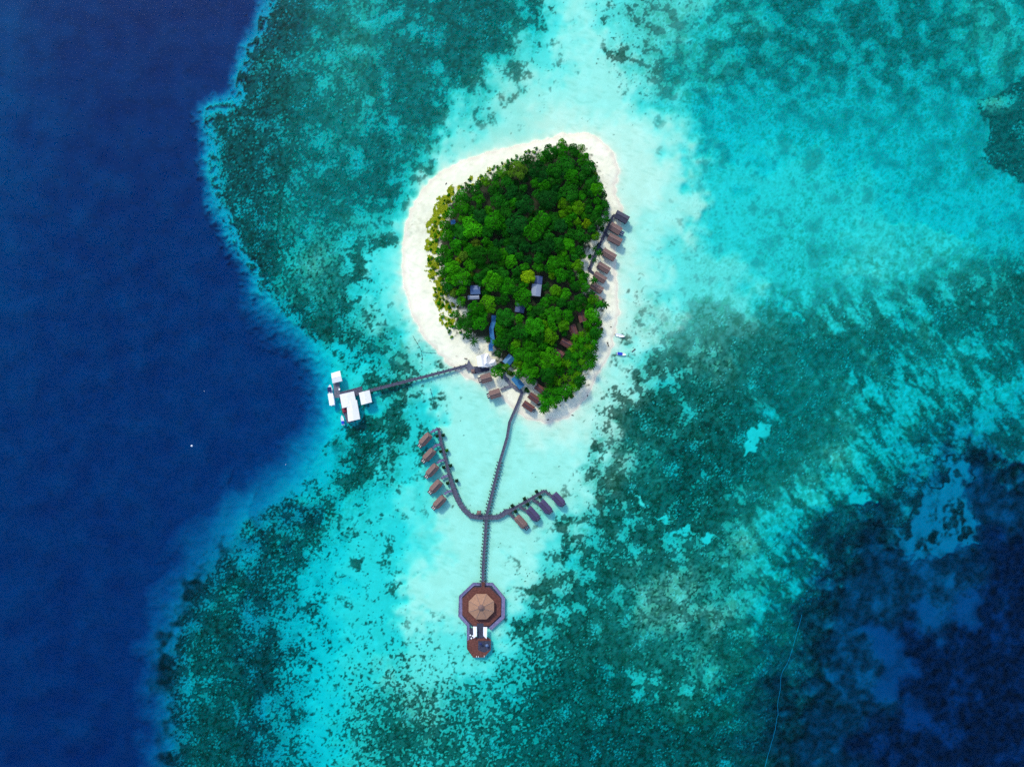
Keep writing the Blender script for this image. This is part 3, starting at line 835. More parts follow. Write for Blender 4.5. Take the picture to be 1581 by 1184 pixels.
for i, (x, y, _) in enumerate(PL):
    o = pl if i == 0 else copy_tree(pl)
    xx, yy = P(x, y, 2.5); o.location = (xx, yy, 0); o.rotation_euler = (0, 0, R(15 if i < 8 else 30))
    lb = PLN[i]
    tag(o, ('dark green shrub in a box, ' if i != 3 else 'shrub in a box, ') + lb, 'shrub', 'shrubs in boxes beside the villa walkway')
    for ch in o.children:
        if ch.name.startswith('foliage'): ch.color = (.03, .14, .012, 1) if i == 3 else (.012, .045, .018, 1)

# ------------------------------------------------------------------ round pavilion
def c5(a, z): return [P(660 + x * .14354, 870 + y * .14354, z) for x, y in a]
cx_, cy_ = P(743.5, 936.2, 2)
pav = empty('octagonal_pavilion', (cx_, cy_, 0), 0, 'octagonal overwater restaurant with tan roof and red brown deck', 'restaurant')
rel = lambda pts: [(x - cx_, y - cy_) for x, y in pts]
def octa(ap, ox=0, oy=0): return [(ox + ap / math.cos(R(22.5)) * math.cos(R(22.5 + 45 * i)), oy + ap / math.cos(R(22.5)) * math.sin(R(22.5 + 45 * i))) for i in range(8)]
MB().prism(octa(13.0), .9, 1.2).build('gap_shade_slab', M['deck_dark'], pav)  # dark slab added to imitate shade in the gap between ring and deck
MB().prism(octa(11.85), 1.75, 2.05).build('main_deck', M['deck_red'], pav)
ring = [(490,203),(340,345),(332,565),(425,665),(425,905),(452,905),(452,650),(374,560),(374,357),(503,234),(693,234),(797,372),(794,567),(660,688),(683,716),(832,580),(835,362),(703,203)]
MB().prism(rel(c5(ring, 1.6)), 1.4, 1.6).build('outer_walkway', M['deck_lilac'], pav)
outr = rel(c5([(425,905),(425,665),(332,565),(340,345),(490,203),(575,203)], 1.6)); rail_mesh(outr, 1.6, 2.0).build('railing', M['rail'], pav)
outr = rel(c5([(622,203),(703,203),(835,362),(832,580),(683,716)], 1.6)); rail_mesh(outr, 1.6, 2.0).build('railing', M['rail'], pav)
MB().prism(rel(c5([(578,196),(622,196),(614,262),(584,262)], 2)), 1.8, 2.02).build('entry_bridge', M['deck_red'], pav)
splat = [(430,830),(500,788),(640,788),(682,815),(682,925),(612,1005),(490,1008),(425,915)]
MB().prism(rel(c5(splat, 2)), 1.7, 2.0).build('lower_deck', M['deck_red'], pav)
MB().prism(rel(c5([(532,640),(603,640),(606,800),(534,800)], 2)), 1.82, 2.1).build('link_bridge', M['deck_dark'], pav)
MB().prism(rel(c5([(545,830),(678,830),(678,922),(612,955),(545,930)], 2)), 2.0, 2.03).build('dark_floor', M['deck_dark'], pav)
for poly in ([(490,675),(530,675),(530,775),(494,803)], [(600,680),(642,680),(636,808),(600,772)]):
    MB().prism(rel(c5(poly, 4.4)), 4.35, 4.42).build('awning', M['white_fabric'], pav)
    for q in poly:
        x, y = rel(c5([q], 4.4))[0]; MB().tube((x, y, 1.9), (x, y, 4.36), .06).build('awning_post', M['rail'], pav)
rail_mesh(rel(c5([(428,838),(428,912),(492,1003),(610,1001),(679,922),(679,820)], 2)), 2.0, 2.0).build('railing', M['rail'], pav)
# roof: eight facets, slight concave sweep, with a capped lantern
rxo, ryo = rel([P(743, 937.2, 6.5)])[0]
rb = MB(); prof = [(7.75, 5.2), (5.2, 5.95), (2.6, 6.85), (.9, 7.55)]
vs = []; 
for ap, z in prof: vs += [(x, y, z) for x, y in octa(ap, rxo, ryo)]
fs = []
for l in range(3):
    for i in range(8): fs.append((8 * l + i, 8 * l + (i + 1) % 8, 8 * l + 8 + (i + 1) % 8, 8 * l + 8 + i))
fs += [tuple(range(24, 32)), tuple(range(7, -1, -1))]
rf = rb.add(vs, fs).build('roof', M['thatch_tan'], pav)
for i in range(8):
    mb = MB()
    for l in range(3): mb.tube(vs[8 * l + i], vs[8 * l + 8 + i], .16, n=5)
    mb.build('hip_ridge', M['ridge'], rf)
capv = MB()
for a in range(1): 
    n = 16
    rings = [(1.75, 7.1), (1.95, 7.45), (1.2, 7.9), (.35, 8.35)]
    v2 = [(rxo + r * math.cos(2 * math.pi * j / n), ryo + r * math.sin(2 * math.pi * j / n), z) for r, z in rings for j in range(n)]
    f2 = [(n * l + j, n * l + (j + 1) % n, n * l + n + (j + 1) % n, n * l + n + j) for l in range(3) for j in range(n)] + [tuple(range(3 * n, 4 * n))]
    capv.add(v2, f2)
capv.build('lantern_cap', M['thatch'], rf)
for x, y in octa(6.9, rxo, ryo): MB().tube((x, y, 2), (x, y, 5.6), .18).build('column', M['wall'], pav)
for x, y in octa(10.8) + octa(5.5): MB().tube((x, y, -2.8), (x, y, 1.8), .2).build('pile', M['pile'], pav)
for x, y in rel(c5([(440,850),(440,910),(500,990),(600,990),(670,910),(670,830),(560,880)], 2)): MB().tube((x, y, -2.8), (x, y, 1.8), .2).build('pile', M['pile'], pav)
# furniture on the lower deck
def parasol(px, py, z, label, mat, r):
    x, y = P(px, py, z + 2.4); g = empty('parasol', (x, y, z), 0, label, 'parasol')
    MB().tube((0, 0, 0), (0, 0, 2.5), .05).build('pole', M['rail'], g)
    n = 8; v = [(0, 0, 2.6)] + [(r * math.cos(2 * math.pi * i / n), r * math.sin(2 * math.pi * i / n), 2.1) for i in range(n)] + [(0, 0, 2.5)] + [(r * .97 * math.cos(2 * math.pi * i / n), r * .97 * math.sin(2 * math.pi * i / n), 2.05) for i in range(n)]
    f = [(0, 1 + i, 1 + (i + 1) % n) for i in range(n)] + [(n + 1, n + 2 + (i + 1) % n, n + 2 + i) for i in range(n)] + [(1 + i, n + 2 + i, n + 2 + (i + 1) % n, 1 + (i + 1) % n) for i in range(n)]
    MB().add(v, f).build('canopy', M[mat], g)
parasol(751.8, 996.6, 2.03, 'small blue parasol on the dark floor of the lower pavilion deck', 'tin_blue', .95)
parasol(742, 994, 2.03, 'small black parasol in the middle of the lower pavilion deck', 'navy', .9)
def chair_set(name, px, py, z, label, mat):
    x, y = P(px, py, z); g = empty(name, (x, y, z), R(20), label, 'table')
    MB().box((0, 0, .72), (.9, .9, .06)).build('table_top', M[mat], g)
    for sx in (-.38, .38):
        for sy in (-.38, .38): MB().tube((sx, sy, 0), (sx, sy, .7), .04).build('leg', M['rail'], g)
tx = [(726.2,979.5),(727.8,984.3),(729.8,980.8)]
MB().prism(rel(c5([(452,690),(490,690),(490,805),(452,820)], 1.5)), 1.2, 1.5).build('service_deck', M['deck_dark'], pav)
for i, (x, y) in enumerate(tx):
    chair_set('side_table', x, y, 1.5, ['small white table between walkway and awning, uppermost of three','small white table at the edge of the red lower deck','small white table closest to the white awning'][i], 'white_paint')
for i, (x, y) in enumerate([(735.8,1013.2),(738.6,1013.4),(747.6,1012.8)]):
    xx, yy = P(x, y, 3); o = MB().tube((0, 0, 0), (0, 0, 1.5), .16, .12).tube((0, 0, 1.5), (0, 0, 1.7), .22, .2).build('bollard', M['white_paint'], None, (xx, yy, 2.0))
    tag(o, ['white bollard on the outer edge of the lower deck, beside the twin','white bollard second of the pair on the lower deck edge','white bollard standing alone at the corner of the lower deck'][i], 'bollard', 'white bollards on the deck edge')

# ------------------------------------------------------------------ jetty with white roofed sheds
walkway('jetty', [(722,564),(700,570),(660,580.5),(620,590.5),(574,602.3),(560,606)], 1.75, 2.0, 'straight wooden jetty crossing the reef from beach to white roofed sheds', bents=3.6, over=.35, mat='deck')
def c2(a, z): return [P(500 + x * .08448, 565 + y * .08448, z) for x, y in a]
jx, jy = P(545, 610, 2)
dk = empty('landing_stage', (jx, jy, 0), 0, 'weathered landing stage under and between the three white roofed sheds', 'dock')
rl = lambda pts: [(x - jx, y - jy) for x, y in pts]
MB().prism(rl(c2([(168,300),(285,300),(292,580),(195,580)], 1.8)), 1.55, 1.8).build('dock_arm', M['deck_slate'], dk)
MB().prism(rl(c2([(290,480),(690,372),(712,445),(640,530),(560,560),(560,1010),(430,1050),(330,800),(290,560)], 1.78)), 1.5, 1.76).build('main_deck', M['deck'], dk)
MB().prism(rl(c2([(640,490),(850,440),(880,660),(690,705)], 1.72)), 1.45, 1.72).build('shed_deck', M['deck'], dk)
for q in [(180,320),(275,320),(200,560),(285,560),(310,500),(420,460),(560,420),(690,390),(320,700),(420,700),(560,700),(350,900),(560,900),(430,1030),(560,1000),(650,500),(840,450),(700,690),(870,650)]:
    x, y = rl(c2([q], 1.5))[0]; MB().tube((x, y, -5), (x, y, 1.55), .18).build('pile', M['pile'], dk)
rail_mesh(rl(c2([(300,478),(690,374),(708,440)], 1.8)), 1.76, 1.6).build('railing', M['rail'], dk)
def shed(corners, base_z, eave, top, label, along_first=True, step=0.0, extra=None):
    """white sheet roof over four corners, ridge joins the middles of the two short sides"""
    c = [Vector((*p, 0)) for p in corners]; ctr = sum(c, Vector()) / 4
    g = empty('white_shed', (ctr.x, ctr.y, 0), 0, label, 'shed', 'white roofed sheds on the jetty')
    c = [p - ctr for p in c]
    a, b = ((c[0] + c[1]) / 2, (c[2] + c[3]) / 2) if along_first else ((c[1] + c[2]) / 2, (c[3] + c[0]) / 2)
    mb = MB()
    def slab(p, q, r, s):
        vs = [(v.x, v.y, z) for v, z in (p, q, r, s)]; vs += [(x, y, z - .12) for x, y, z in vs]
        mb.add(vs, [(0, 1, 2, 3), (7, 6, 5, 4), (0, 4, 5, 1), (1, 5, 6, 2), (2, 6, 7, 3), (3, 7, 4, 0)])
    if along_first:
        slab((c[0], eave), (a, top), (b, top), (c[3], eave)); slab((a, top), (c[1], eave), (c[2], eave), (b, top))
    else:
        slab((c[0], eave), (c[1], eave), (a, top), (b, top)); slab((b, top), (a, top), (c[2], eave), (c[3], eave))
    rf = mb.build('roof', M['white_roof'], g)
    MB().tube((a.x, a.y, top), (b.x, b.y, top), .13, n=6).build('ridge_cap', M['white_paint'], rf)
    for k in range(4):
        p = c[k] * .86; q = c[(k + 1) % 4] * .86
        MB().tube((p.x, p.y, base_z), (p.x, p.y, eave + .1), .1).build('post', M['rail'], g)
        if k != 1:
            d = q - p; MB().box(((p.x + q.x) / 2, (p.y + q.y) / 2, (base_z + eave - .6) / 2 + .0), (d.length - .25, .1, eave - .6 - base_z), math.atan2(d.y, d.x)).build('wall', M['cream'], g)
    return g
shed(c2([(130,135),(292,85),(335,275),(158,318)], 4.6), 1.8, 4.2, 4.8, 'small square white roofed shed at the end of the dock arm', False)
shed(c2([(636,490),(830,440),(876,660),(682,712)], 4.8), 1.72, 4.2, 5.0, 'square white roofed shed standing where the jetty reaches the landing')
g = shed(c2([(285,522),(545,462),(598,710),(330,772)], 4.9), 1.76, 4.4, 5.0, 'big L shaped white roofed shed in the middle of the landing stage', True)
gc = g.location
w2 = [(x - gc.x, y - gc.y) for x, y in c2([(405,655),(598,620),(660,970),(440,1018)], 5.1)]
mb = MB(); (a0, b0, c0, d0) = [Vector((*p, 0)) for p in w2]; m0, m1 = (a0 + b0) / 2, (c0 + d0) / 2
for quad in (((a0, 4.55), (m0, 5.35), (m1, 5.35), (d0, 4.55)), ((m0, 5.35), (b0, 4.55), (c0, 4.55), (m1, 5.35))):
    vs = [(v.x, v.y, z) for v, z in quad]; vs += [(x, y, z - .12) for x, y, z in vs]
    mb.add(vs, [(0, 1, 2, 3), (7, 6, 5, 4), (0, 4, 5, 1), (1, 5, 6, 2), (2, 6, 7, 3), (3, 7, 4, 0)])
mb.build('wing_roof', M['white_roof'], g)
for p in (c0, d0): 
    q = p * .9; MB().tube((q.x, q.y, 1.7), (q.x, q.y, 4.6), .1).build('post', M['rail'], g)
x, y = P(531.5, 633.5, 2.5); o = MB().prism([(-1.2,-1.5),(1.3,-1.2),(1.1,1.5),(-1.3,1.3)], 0, .5).prism([(-.8,-1),(.9,-.8),(.7,1.1),(-.9,.9)], .5, .85).build('tarpaulin', M['red'], None, (x, y, 1.76), R(10)); tag(o, 'dark red tarpaulin heap beside the big white shed', 'tarpaulin')
x, y = P(524, 601, 2.2); o = MB().box((0, 0, .35), (.8, 1.1, .7)).box((0, 0, .73), (.9, 1.2, .07)).build('cool_box', M['white_paint'], None, (x, y, 1.8), R(-10)); tag(o, 'small white box on the grey dock arm', 'box')

# ------------------------------------------------------------------ boats
def hull_mesh(L, W, D, free=.55, bow=.9):
    mb = MB(); n = 11; rows = []
    for i in range(n):
        t = i / (n - 1); w = W / 2 * (.86 + .14 * math.sin(min(1, t * 2) * math.pi / 2)) * (1 - max(0, (t - .45) / .55) ** 2.2) ** .75 if t < 1 else .02
        w = max(w, .02); z = free + .25 * t * t; x = -L / 2 + L * t
        rows.append([(x, -w, z), (x, -w * .82, z - D * .55), (x, 0, z - D), (x, w * .82, z - D * .55), (x, w, z), (x, w * .84, z - .12), (x, 0, z - .1 if t > .72 else z - .32), (x, -w * .84, z - .12)])
    vs = [p for r in rows for p in r]; fs = []
    for i in range(n - 1):
        for k in range(8): a, b = 8 * i + k, 8 * i + (k + 1) % 8; fs.append((a, a + 8, b + 8, b))
    fs += [tuple(range(8)), tuple(range(8 * n - 1, 8 * n - 9, -1))]
    return mb.add(vs, fs)
def boat(px, py, ang, L, W, label, cover=None, motor=True, canopy=None, bench=True):
    x, y = P(px, py, .6); g = empty('boat', (x, y, 0), R(ang), label, 'boat')
    hull_mesh(L, W, .95).build('hull', M['white_paint'], g)
    if cover:
        a, b, m, h = cover
        MB().prism([(-L / 2 + L * a, -W * .42), (-L / 2 + L * b, -W * .40), (-L / 2 + L * b, W * .40), (-L / 2 + L * a, W * .42)], .45, h).build('cover', M[m], g)
    if bench:
        for t in (.35, .6): MB().box((-L / 2 + L * t, 0, .42), (.3, W * .8, .08)).build('bench', M['cream'], g)
    if canopy:
        a, b, m, h = canopy
        MB().box((-L / 2 + L * (a + b) / 2, 0, h), (L * (b - a), W * 1.02, .1)).build('canopy', M[m], g)
        for t in (a + .02, b - .02):
            for sy in (-.46, .46): MB().tube((-L / 2 + L * t, sy * W, .4), (-L / 2 + L * t, sy * W, h), .04).build('canopy_post', M['rail'], g)
    if motor:
        mt = MB().box((-L / 2 - .28, 0, .75), (.55, .42, .55)).box((-L / 2 - .3, 0, .2), (.2, .16, .9)).build('outboard_motor', M['black'], g)
    return g
boat(957.5, 518, -12, 6.0, 1.9, 'plain white open boat moored off the east beach')
boat(959.5, 546.4, -9, 6.0, 1.9, 'white boat with a blue cover moored off the east beach', cover=(.1, .58, 'blue', 1.0), bench=False)
boat(528.6, 648.5, 99, 6.2, 1.9, 'white boat with bright blue cover beside the big jetty shed', cover=(.12, .42, 'blue', 1.0))
boat(512.6, 616, 99, 8.4, 3.1, 'white canopied boat tied to the dock arm', canopy=(.06, .92, 'white_paint', 2.6))
boat(509.8, 601, 95, 6.0, 2.5, 'dark blue canopied speedboat tied to the dock arm', canopy=(.2, .72, 'navy', 2.2))
def buoy(px, py, r, label):
    x, y = P(px, py, .2); n = 12; v = []; f = []
    prof_ = [(0.02, -.9), (.75, -.7), (1, 0), (.75, .65), (.25, .9), (.2, 1.3), (.02, 1.35)]
    for a, z in prof_: v += [(r * a * math.cos(2 * math.pi * i / n), r * a * math.sin(2 * math.pi * i / n), r * z + .15) for i in range(n)]
    for l in range(len(prof_) - 1): f += [(n * l + i, n * l + (i + 1) % n, n * l + n + (i + 1) % n, n * l + n + i) for i in range(n)]
    o = MB().add(v, f).build('buoy', M['orange'], None, (x, y, 0), smooth=True); tag(o, label, 'buoy', 'mooring buoys on the deep water')
buoy(296, 688.3, .62, 'white mooring buoy alone on the open deep water')
buoy(441, 717, .2, 'tiny pale buoy on deep water off the sandy drop off')
buoy(315.5, 604, .18, 'tiny pale buoy on deep water out from the jetty sheds')

# ------------------------------------------------------------------ reception and roofs among the trees
def c7(a, z): return [P(700 + x * .1098, 530 + y * .1098, z) for x, y in a]
def hip_roof(corners, z0, z1, t=.14, hipf=.28):
    """hipped roof over four corners (ridge along side 0-1 / 2-3 direction)"""
    c = [Vector((*p, 0)) for p in corners]; a = (c[0] + c[3]) / 2; b = (c[1] + c[2]) / 2
    r0 = a.lerp(b, hipf); r1 = a.lerp(b, 1 - hipf)
    v = [(p.x, p.y, z0) for p in c] + [(r0.x, r0.y, z1), (r1.x, r1.y, z1)] + [(p.x, p.y, z0 - t) for p in c]
    return MB().add(v, [(0, 1, 5, 4), (1, 2, 5), (2, 3, 4, 5), (3, 0, 4), (9, 8, 7, 6), (0, 6, 7, 1), (1, 7, 8, 2), (2, 8, 9, 3), (3, 9, 6, 0)])
rx_, ry_ = P(751, 556, 5)
rec = empty('reception_hall', (rx_, ry_, 0), 0, 'white multi gabled reception hall at the head of the jetty', 'building')
rr = lambda pts: [(x - rx_, y - ry_) for x, y in pts]
hip_roof(rr(c7([(345,330),(322,185),(452,132),(490,340)], 6)), 5.0, 6.9, hipf=.05).build('roof', M['white_roof'], rec)
hip_roof(rr(c7([(395,345),(430,140),(500,148),(545,325)], 6)), 5.2, 7.2, hipf=.3).build('roof', M['white_roof'], rec)
hip_roof(rr(c7([(480,250),(590,218),(612,305),(470,340)], 5.5)), 4.9, 6.3, hipf=.2).build('wing_roof', M['white_roof'], rec)
MB().prism(rr(c7([(350,310),(335,200),(440,155),(500,170),(590,240),(595,295),(420,335)], 4)), .9, 4.85).build('wall', M['cream'], rec)
MB().prism(rr(c7([(405,330),(425,326),(425,340),(405,345)], 4)), 1.6, 3.9).build('door', M['door'], rec)
o = MB().prism([(x, y) for x, y in c7([(175,340),(215,225),(235,270),(262,310),(300,345),(300,400),(250,380),(190,390)], 1.9)], 1.2, 2.08).build('jetty_landing_deck', M['deck_slate']); tag(o, 'grey triangular wooden landing deck where the jetty meets the beach', 'deck')
o = MB().prism(c7([(255,330),(400,322),(505,345),(500,385),(300,428),(262,412)], 1.9), 1.1, 1.93).build('terrace', M['deck_dark']); tag(o, 'dark wooden terrace in front of the white reception hall', 'terrace')
x, y = P(730.3, 573.5, 3.5); g = empty('kiosk', (x, y, 1.0), R(12), 'tiny brown roofed kiosk on the corner of the reception terrace', 'kiosk')
MB().gable(2.3, 2.6, 2.7, 3.4, hip=.4, t=.1).build('roof', M['thatch'], g); MB().box((0, 0, 1.4), (1.6, 1.8, 2.6)).build('wall', M['wall'], g); MB().box((0, -.92, 1.2), (.8, .05, 1.6)).build('door', M['door'], g)
x, y = P(719, 554, 1.5); o = MB().tube((-.9, .3, 0), (.9, -.3, .1), .3, .24).tube((.2, 0, .1), (.9, .6, .5), .12, .05).build('log', M['drift'], None, (x, y, 1.2)); tag(o, 'short dark log on the sand by the jetty landing', 'log')

def tin_roof(name, px, py, rz, L, W, z0, z1, mat, label, mat2=None):
    x, y = P(px, py, z0); zg = 1.3; g = empty(name, (x, y, zg), R(rz), label, 'building')
    MB().gable(L, W, z0 - zg, z1 - zg, t=.1).build('roof', M[mat], g)
    MB().box((0, 0, (z0 - zg) / 2), (L - .8, W - .8, z0 - zg)).build('wall', M['cream'], g)
    MB().box((L / 2 - .38, 0, 1.0), (.06, .9, 2)).build('door', M['door'], g)
    return g
tin_roof('staff_house', 733.8, 447.5, 2, 6.0, 5.4, 6.2, 7.0, 'tin_blue', 'blue grey tin roofed house in a gap of the western forest')
tin_roof('store_shed', 731, 459, 3, 7.0, 2.6, 5.2, 5.6, 'tin_pale', 'narrow pale tin roof beside the blue grey roofed house')
tin_roof('staff_house', 828, 448, 84, 7.2, 5.8, 6.6, 7.3, 'tin_pale', 'pale patched tin roofed house in the heart of the forest')
tin_roof('staff_house', 831.5, 432.5, 84, 5.0, 4.6, 6.0, 6.6, 'tin_navy', 'dark blue roofed house touching the pale patched roof')
tin_roof('staff_house', 803, 475, 80, 6.0, 5.6, 5.5, 6.2, 'tin_navy', 'very dark roofed house deep in a forest gap')
tin_roof('staff_house', 785.5, 556, 50, 6.2, 5.0, 5.6, 6.6, 'tin_teal', 'teal roofed house beside the reception under trees')
tin_roof('dive_house', 799.5, 590, -50, 8.2, 4.2, 5.0, 5.9, 'tin_teal', 'long teal roofed house beside the boardwalk to the pier')
cw = empty('covered_walkway', (*P(760, 506, 4), 1.3), 0, 'blue roofed covered walkway winding through the forest', 'covered walkway')
cp = [P(x, y, 4) for x, y in ((762.5,487),(762,497),(758.5,508),(759.8,520),(761,528),(757.5,534),(757.8,542))]
o0 = P(760, 506, 4); lp = [(x - o0[0], y - o0[1]) for x, y in cp]
ribbon(lp, 2.7, 3.6, .12).build('roof', M['skyblue'], cw)
for p, d in along(lp, 3.5, .5): MB().tube((p.x, p.y, -.1), (p.x, p.y, 3.5), .1).build('post', M['rail'], cw)
def tarp(px, py, rz, a, b, z, label, mat):
    x, y = P(px, py, z); g = empty('tarpaulin_shelter', (x, y, 1.4), R(rz), label, 'tarpaulin')
    MB().gable(a, b, z - 1.4, z - .9, t=.05).build('sheet', M[mat], g)
    for sx in (-.45, .45):
        for sy in (-.45, .45): MB().tube((sx * a, sy * b, -.3), (sx * a, sy * b, z - 1.45), .05).build('post', M['rail'], g)
tarp(699.5, 343, 10, 2.9, 2.6, 7.2, 'small bright blue tarpaulin at the western forest edge', 'skyblue')
tarp(702.5, 366.5, 75, 2.2, 1.0, 6.6, 'narrow blue tarpaulin below the bright blue one', 'tin_blue')

# ------------------------------------------------------------------ lines, rocks, driftwood
pc = [(1237,948),(1228,985),(1218,1018),(1209,1035),(1204,1049),(1201,1080),(1199,1107),(1194,1130),(1187,1158),(1181,1184),(1172,1215)]
ptsw = []
for x, y in spline(pc, 4, False):
    i = int(round((y - V0) / STEP)); j = int(round((x - U0) / STEP)); z = float(ZZ[i, j]) + .15; ptsw.append((*P(x, y, z), z))
# the cable hangs a little off the bottom, supported on the higher coral
zs = [p[2] for p in ptsw]
mb = MB()
for i in range(len(ptsw) - 1): mb.tube((ptsw[i][0], ptsw[i][1], max(zs[i], -5.5)), (ptsw[i + 1][0], ptsw[i + 1][1], max(zs[i + 1], -5.5)), .11, n=6)
tag(mb.build('underwater_cable', M['cable']), 'thin pale cable running along the seabed into deep water', 'cable')
def rope(pxs, label):
    ps = [P(x, y, -.2) for x, y in pxs]; o = ps[0]; g = empty('rope_line', (*o, 0), 0, label, 'rope', 'weedy rope lines in the lagoon')
    mb = MB()
    for a, b in zip(ps, ps[1:]): mb.tube((a[0] - o[0], a[1] - o[1], -.2), (b[0] - o[0], b[1] - o[1], -.2), .08, n=5)
    mb.build('line', M['rope'], g)
    lp = [(x - o[0], y - o[1]) for x, y in ps]
    for p, d in along(lp, 2.6):
        r = random.uniform(.12, .36); MB().box((p.x, p.y, -.2), (r * 2.2, r * 1.3, .3), math.atan2(d.y, d.x) + random.uniform(-.4, .4)).build('float', M['rope'], g)
rope([(637.5,518.5),(641,525),(644,529.5),(650,540.5),(652,552),(651,561)], 'weedy rope line in the shallows between jetty and western beach')
rope([(664.5,601),(667,611),(669,621.5),(671,632)], 'weedy rope line between the jetty and the five brown villas')
rope([(652,543.5),(662,544.5),(679,545.5)], 'short rope running from the weedy line to the beach')

def lump(name, px, py, rx, ry, h, rz, mat, label, cat, z=None, group=None, seed=0):
    rg = random.Random(seed); n = 10; v = [(0, 0, h)]; f = []
    prof_ = [(.45, .85), (.8, .5), (1, .0), (.95, -.4)]
    for a, zz in prof_:
        for i in range(n):
            t_ = 2 * math.pi * i / n; k = rg.uniform(.78, 1.2); v.append((rx * a * k * math.cos(t_), ry * a * k * math.sin(t_), h * zz * rg.uniform(.85, 1.1)))
    f += [(0, 1 + i, 1 + (i + 1) % n) for i in range(n)]
    for l in range(3): f += [(1 + n * l + i, 1 + n * l + n + i, 1 + n * l + n + (i + 1) % n, 1 + n * l + (i + 1) % n) for i in range(n)]
    f.append(tuple(range(3 * n + 1, 4 * n + 1)))
    x, y = P(px, py, 0); zz = gz(x, y) if z is None else z
    o = MB().add(v, f).build(name, M[mat], None, (x, y, zz), R(rz)); tag(o, label, cat, group)
for i, (x, y, r, lb) in enumerate([(939,530,.0,''),]):
    xx, yy = P(938.7, 531.8, 1); zz = gz(xx, yy)
    o = MB().tube((-1.6, 0, .2), (1.4, .15, .22), .34, .22).tube((-.3, 0, .3), (-1.6, .7, .6), .16, .06).tube((.5, .1, .25), (1.3, -.5, .5), .14, .05).build('driftwood_log', M['drift'], None, (xx, yy, zz), R(-72)); tag(o, 'dark branched driftwood log on the beach near the moored boats', 'driftwood')
xx, yy = P(978.2, 541.2, 0); o = MB().tube((-1.5, 0, 0), (1.5, .1, .05), .22, .38).tube((-.2, 0, .1), (-1, .4, .2), .12, .06).build('driftwood_log', M['drift'], None, (xx, yy, -.1), R(40)); tag(o, 'dark log floating in the shallows beyond the blue covered boat', 'driftwood')
DR = [(689,284.5,'on the bare north west beach'),(819.5,235,'on the sand by the northern forest edge'),(825,229,'on the upper north beach'),(905.8,231,'beside the lone northern tree'),(921.5,252,'on the sand of the north east point'),(934.5,384,'on the sand behind the fourth beach hut'),(713,512,'on the sand below the western forest corner'),(846,648,'at the waterline of the southern beach'),(884,641,'in the wash off the southern beach'),(907,611,'on the south east waterline'),(943,505,'above the plain white boat'),(865,626,'on the sand under the southern palms')]
for i, (x, y, lb) in enumerate(DR):
    lump('driftwood_chunk', x, y, random.uniform(.5, .9), random.uniform(.25, .45), .35, random.uniform(0, 180), 'drift', 'small dark piece of driftwood ' + lb, 'driftwood', group='driftwood on the beach', seed=i)

# ------------------------------------------------------------------ vegetation
def make_tree(seed, nl, flat, nface=1150, leaf=.15):
    rg = random.Random(seed); g = empty('broadleaf_tree', (0, 0, 0))
    lob = []
    for i in range(nl):
        a = i * 2.399 + rg.uniform(-.4, .4); rr_ = .74 * math.sqrt((i + .5) / nl) * rg.uniform(.85, 1.12)
        z = 1.28 + flat * math.sqrt(max(0, 1 - rr_ * rr_)) * rg.uniform(.8, 1.1)
        lob.append((rr_ * math.cos(a), rr_ * math.sin(a), z, rg.uniform(.24, .40)))
    leaf_cloud('crown', lob, nface, leaf, M['leaf'], g, seed, tone=(.62, 1.3))
    t_ = MB().tube((0, 0, -.2), (.04, .02, .75), .075, .055)
    for k in range(5):
        a = k * 1.256 + rg.uniform(-.3, .3); l = rg.choice(lob); t_.tube((.03, .02, .68), (l[0] * .8, l[1] * .8, l[2] - .05), .045, .018, 5)
    t_.build('trunk', M['bark'], g)
    return g
def make_palm(seed, nf=19):
    rg = random.Random(seed); g = empty('palm_tree', (0, 0, 0)); V = []; F = []; T = []
    for k in range(nf):
        a = 2 * math.pi * k / nf + rg.uniform(-.2, .2); L = rg.uniform(.8, 1.12); up = rg.uniform(.05, .5) if k % 3 else rg.uniform(.5, .9)
        tone = rg.uniform(.7, 1.3); ca, sa = math.cos(a), math.sin(a); prev = None; n = 9
        for i in range(n + 1):
            t_ = i / n; r = L * t_ * (1 - .12 * t_); z = 2.0 + up * t_ * .8 - (.55 + up * .75) * t_ * t_
            prev2 = (r, z)
            if prev:
                (r0, z0), (r1, z1) = prev, prev2
                w = .125 * math.sin(math.pi * min(1, .12 + t_ * .86)) ** .7
                for sgn in (-1, 1):
                    for sub in (0, .5):
                        ra, za = r0 + (r1 - r0) * sub, z0 + (z1 - z0) * sub
                        tipx, tipz = ra + .11 + .03 * rg.random(), za - .06 - rg.uniform(0, .06)
                        o = len(V); wd = .028
                        def pt(x, y, z): return (x * ca - y * sa, x * sa + y * ca, z)
                        V.extend([pt(ra - wd, 0, za), pt(ra + wd, 0, za), pt(tipx + wd * .6, sgn * w, tipz), pt(tipx - wd * .8, sgn * w * .96, tipz)])
                        F.append((o, o + 1, o + 2, o + 3)); T.append(tone * rg.uniform(.85, 1.15))
            prev = prev2
    me = bpy.data.meshes.new('crown'); me.from_pydata(V, [], F)
    at = me.attributes.new('tone', 'FLOAT', 'FACE'); at.data.foreach_set('value', np.array(T, np.float32)); me.materials.append(M['leaf'])
    o = bpy.data.objects.new('crown', me); C.objects.link(o); o.parent = g
    t_ = MB(); p = (-.1, .05, -.3)
    for k in range(5):
        q = (-.1 + .1 * (k + 1) / 5, .05 - .05 * (k + 1) / 5, -.3 + 2.35 * (k + 1) / 5); t_.tube(p, q, .05 - .005 * k, .046 - .005 * k); p = q
    t_.build('trunk', M['bark'], g)
    return g
TP = [make_tree(100 + i, [15, 19, 24, 13, 28, 17, 21, 32][i], [.62, .55, .7, .75, .5, .66, .58, .62][i], [1050, 1150, 1300, 950, 1350, 1100, 1200, 1450][i], [.15, .14, .135, .16, .125, .15, .14, .12][i]) for i in range(8)]
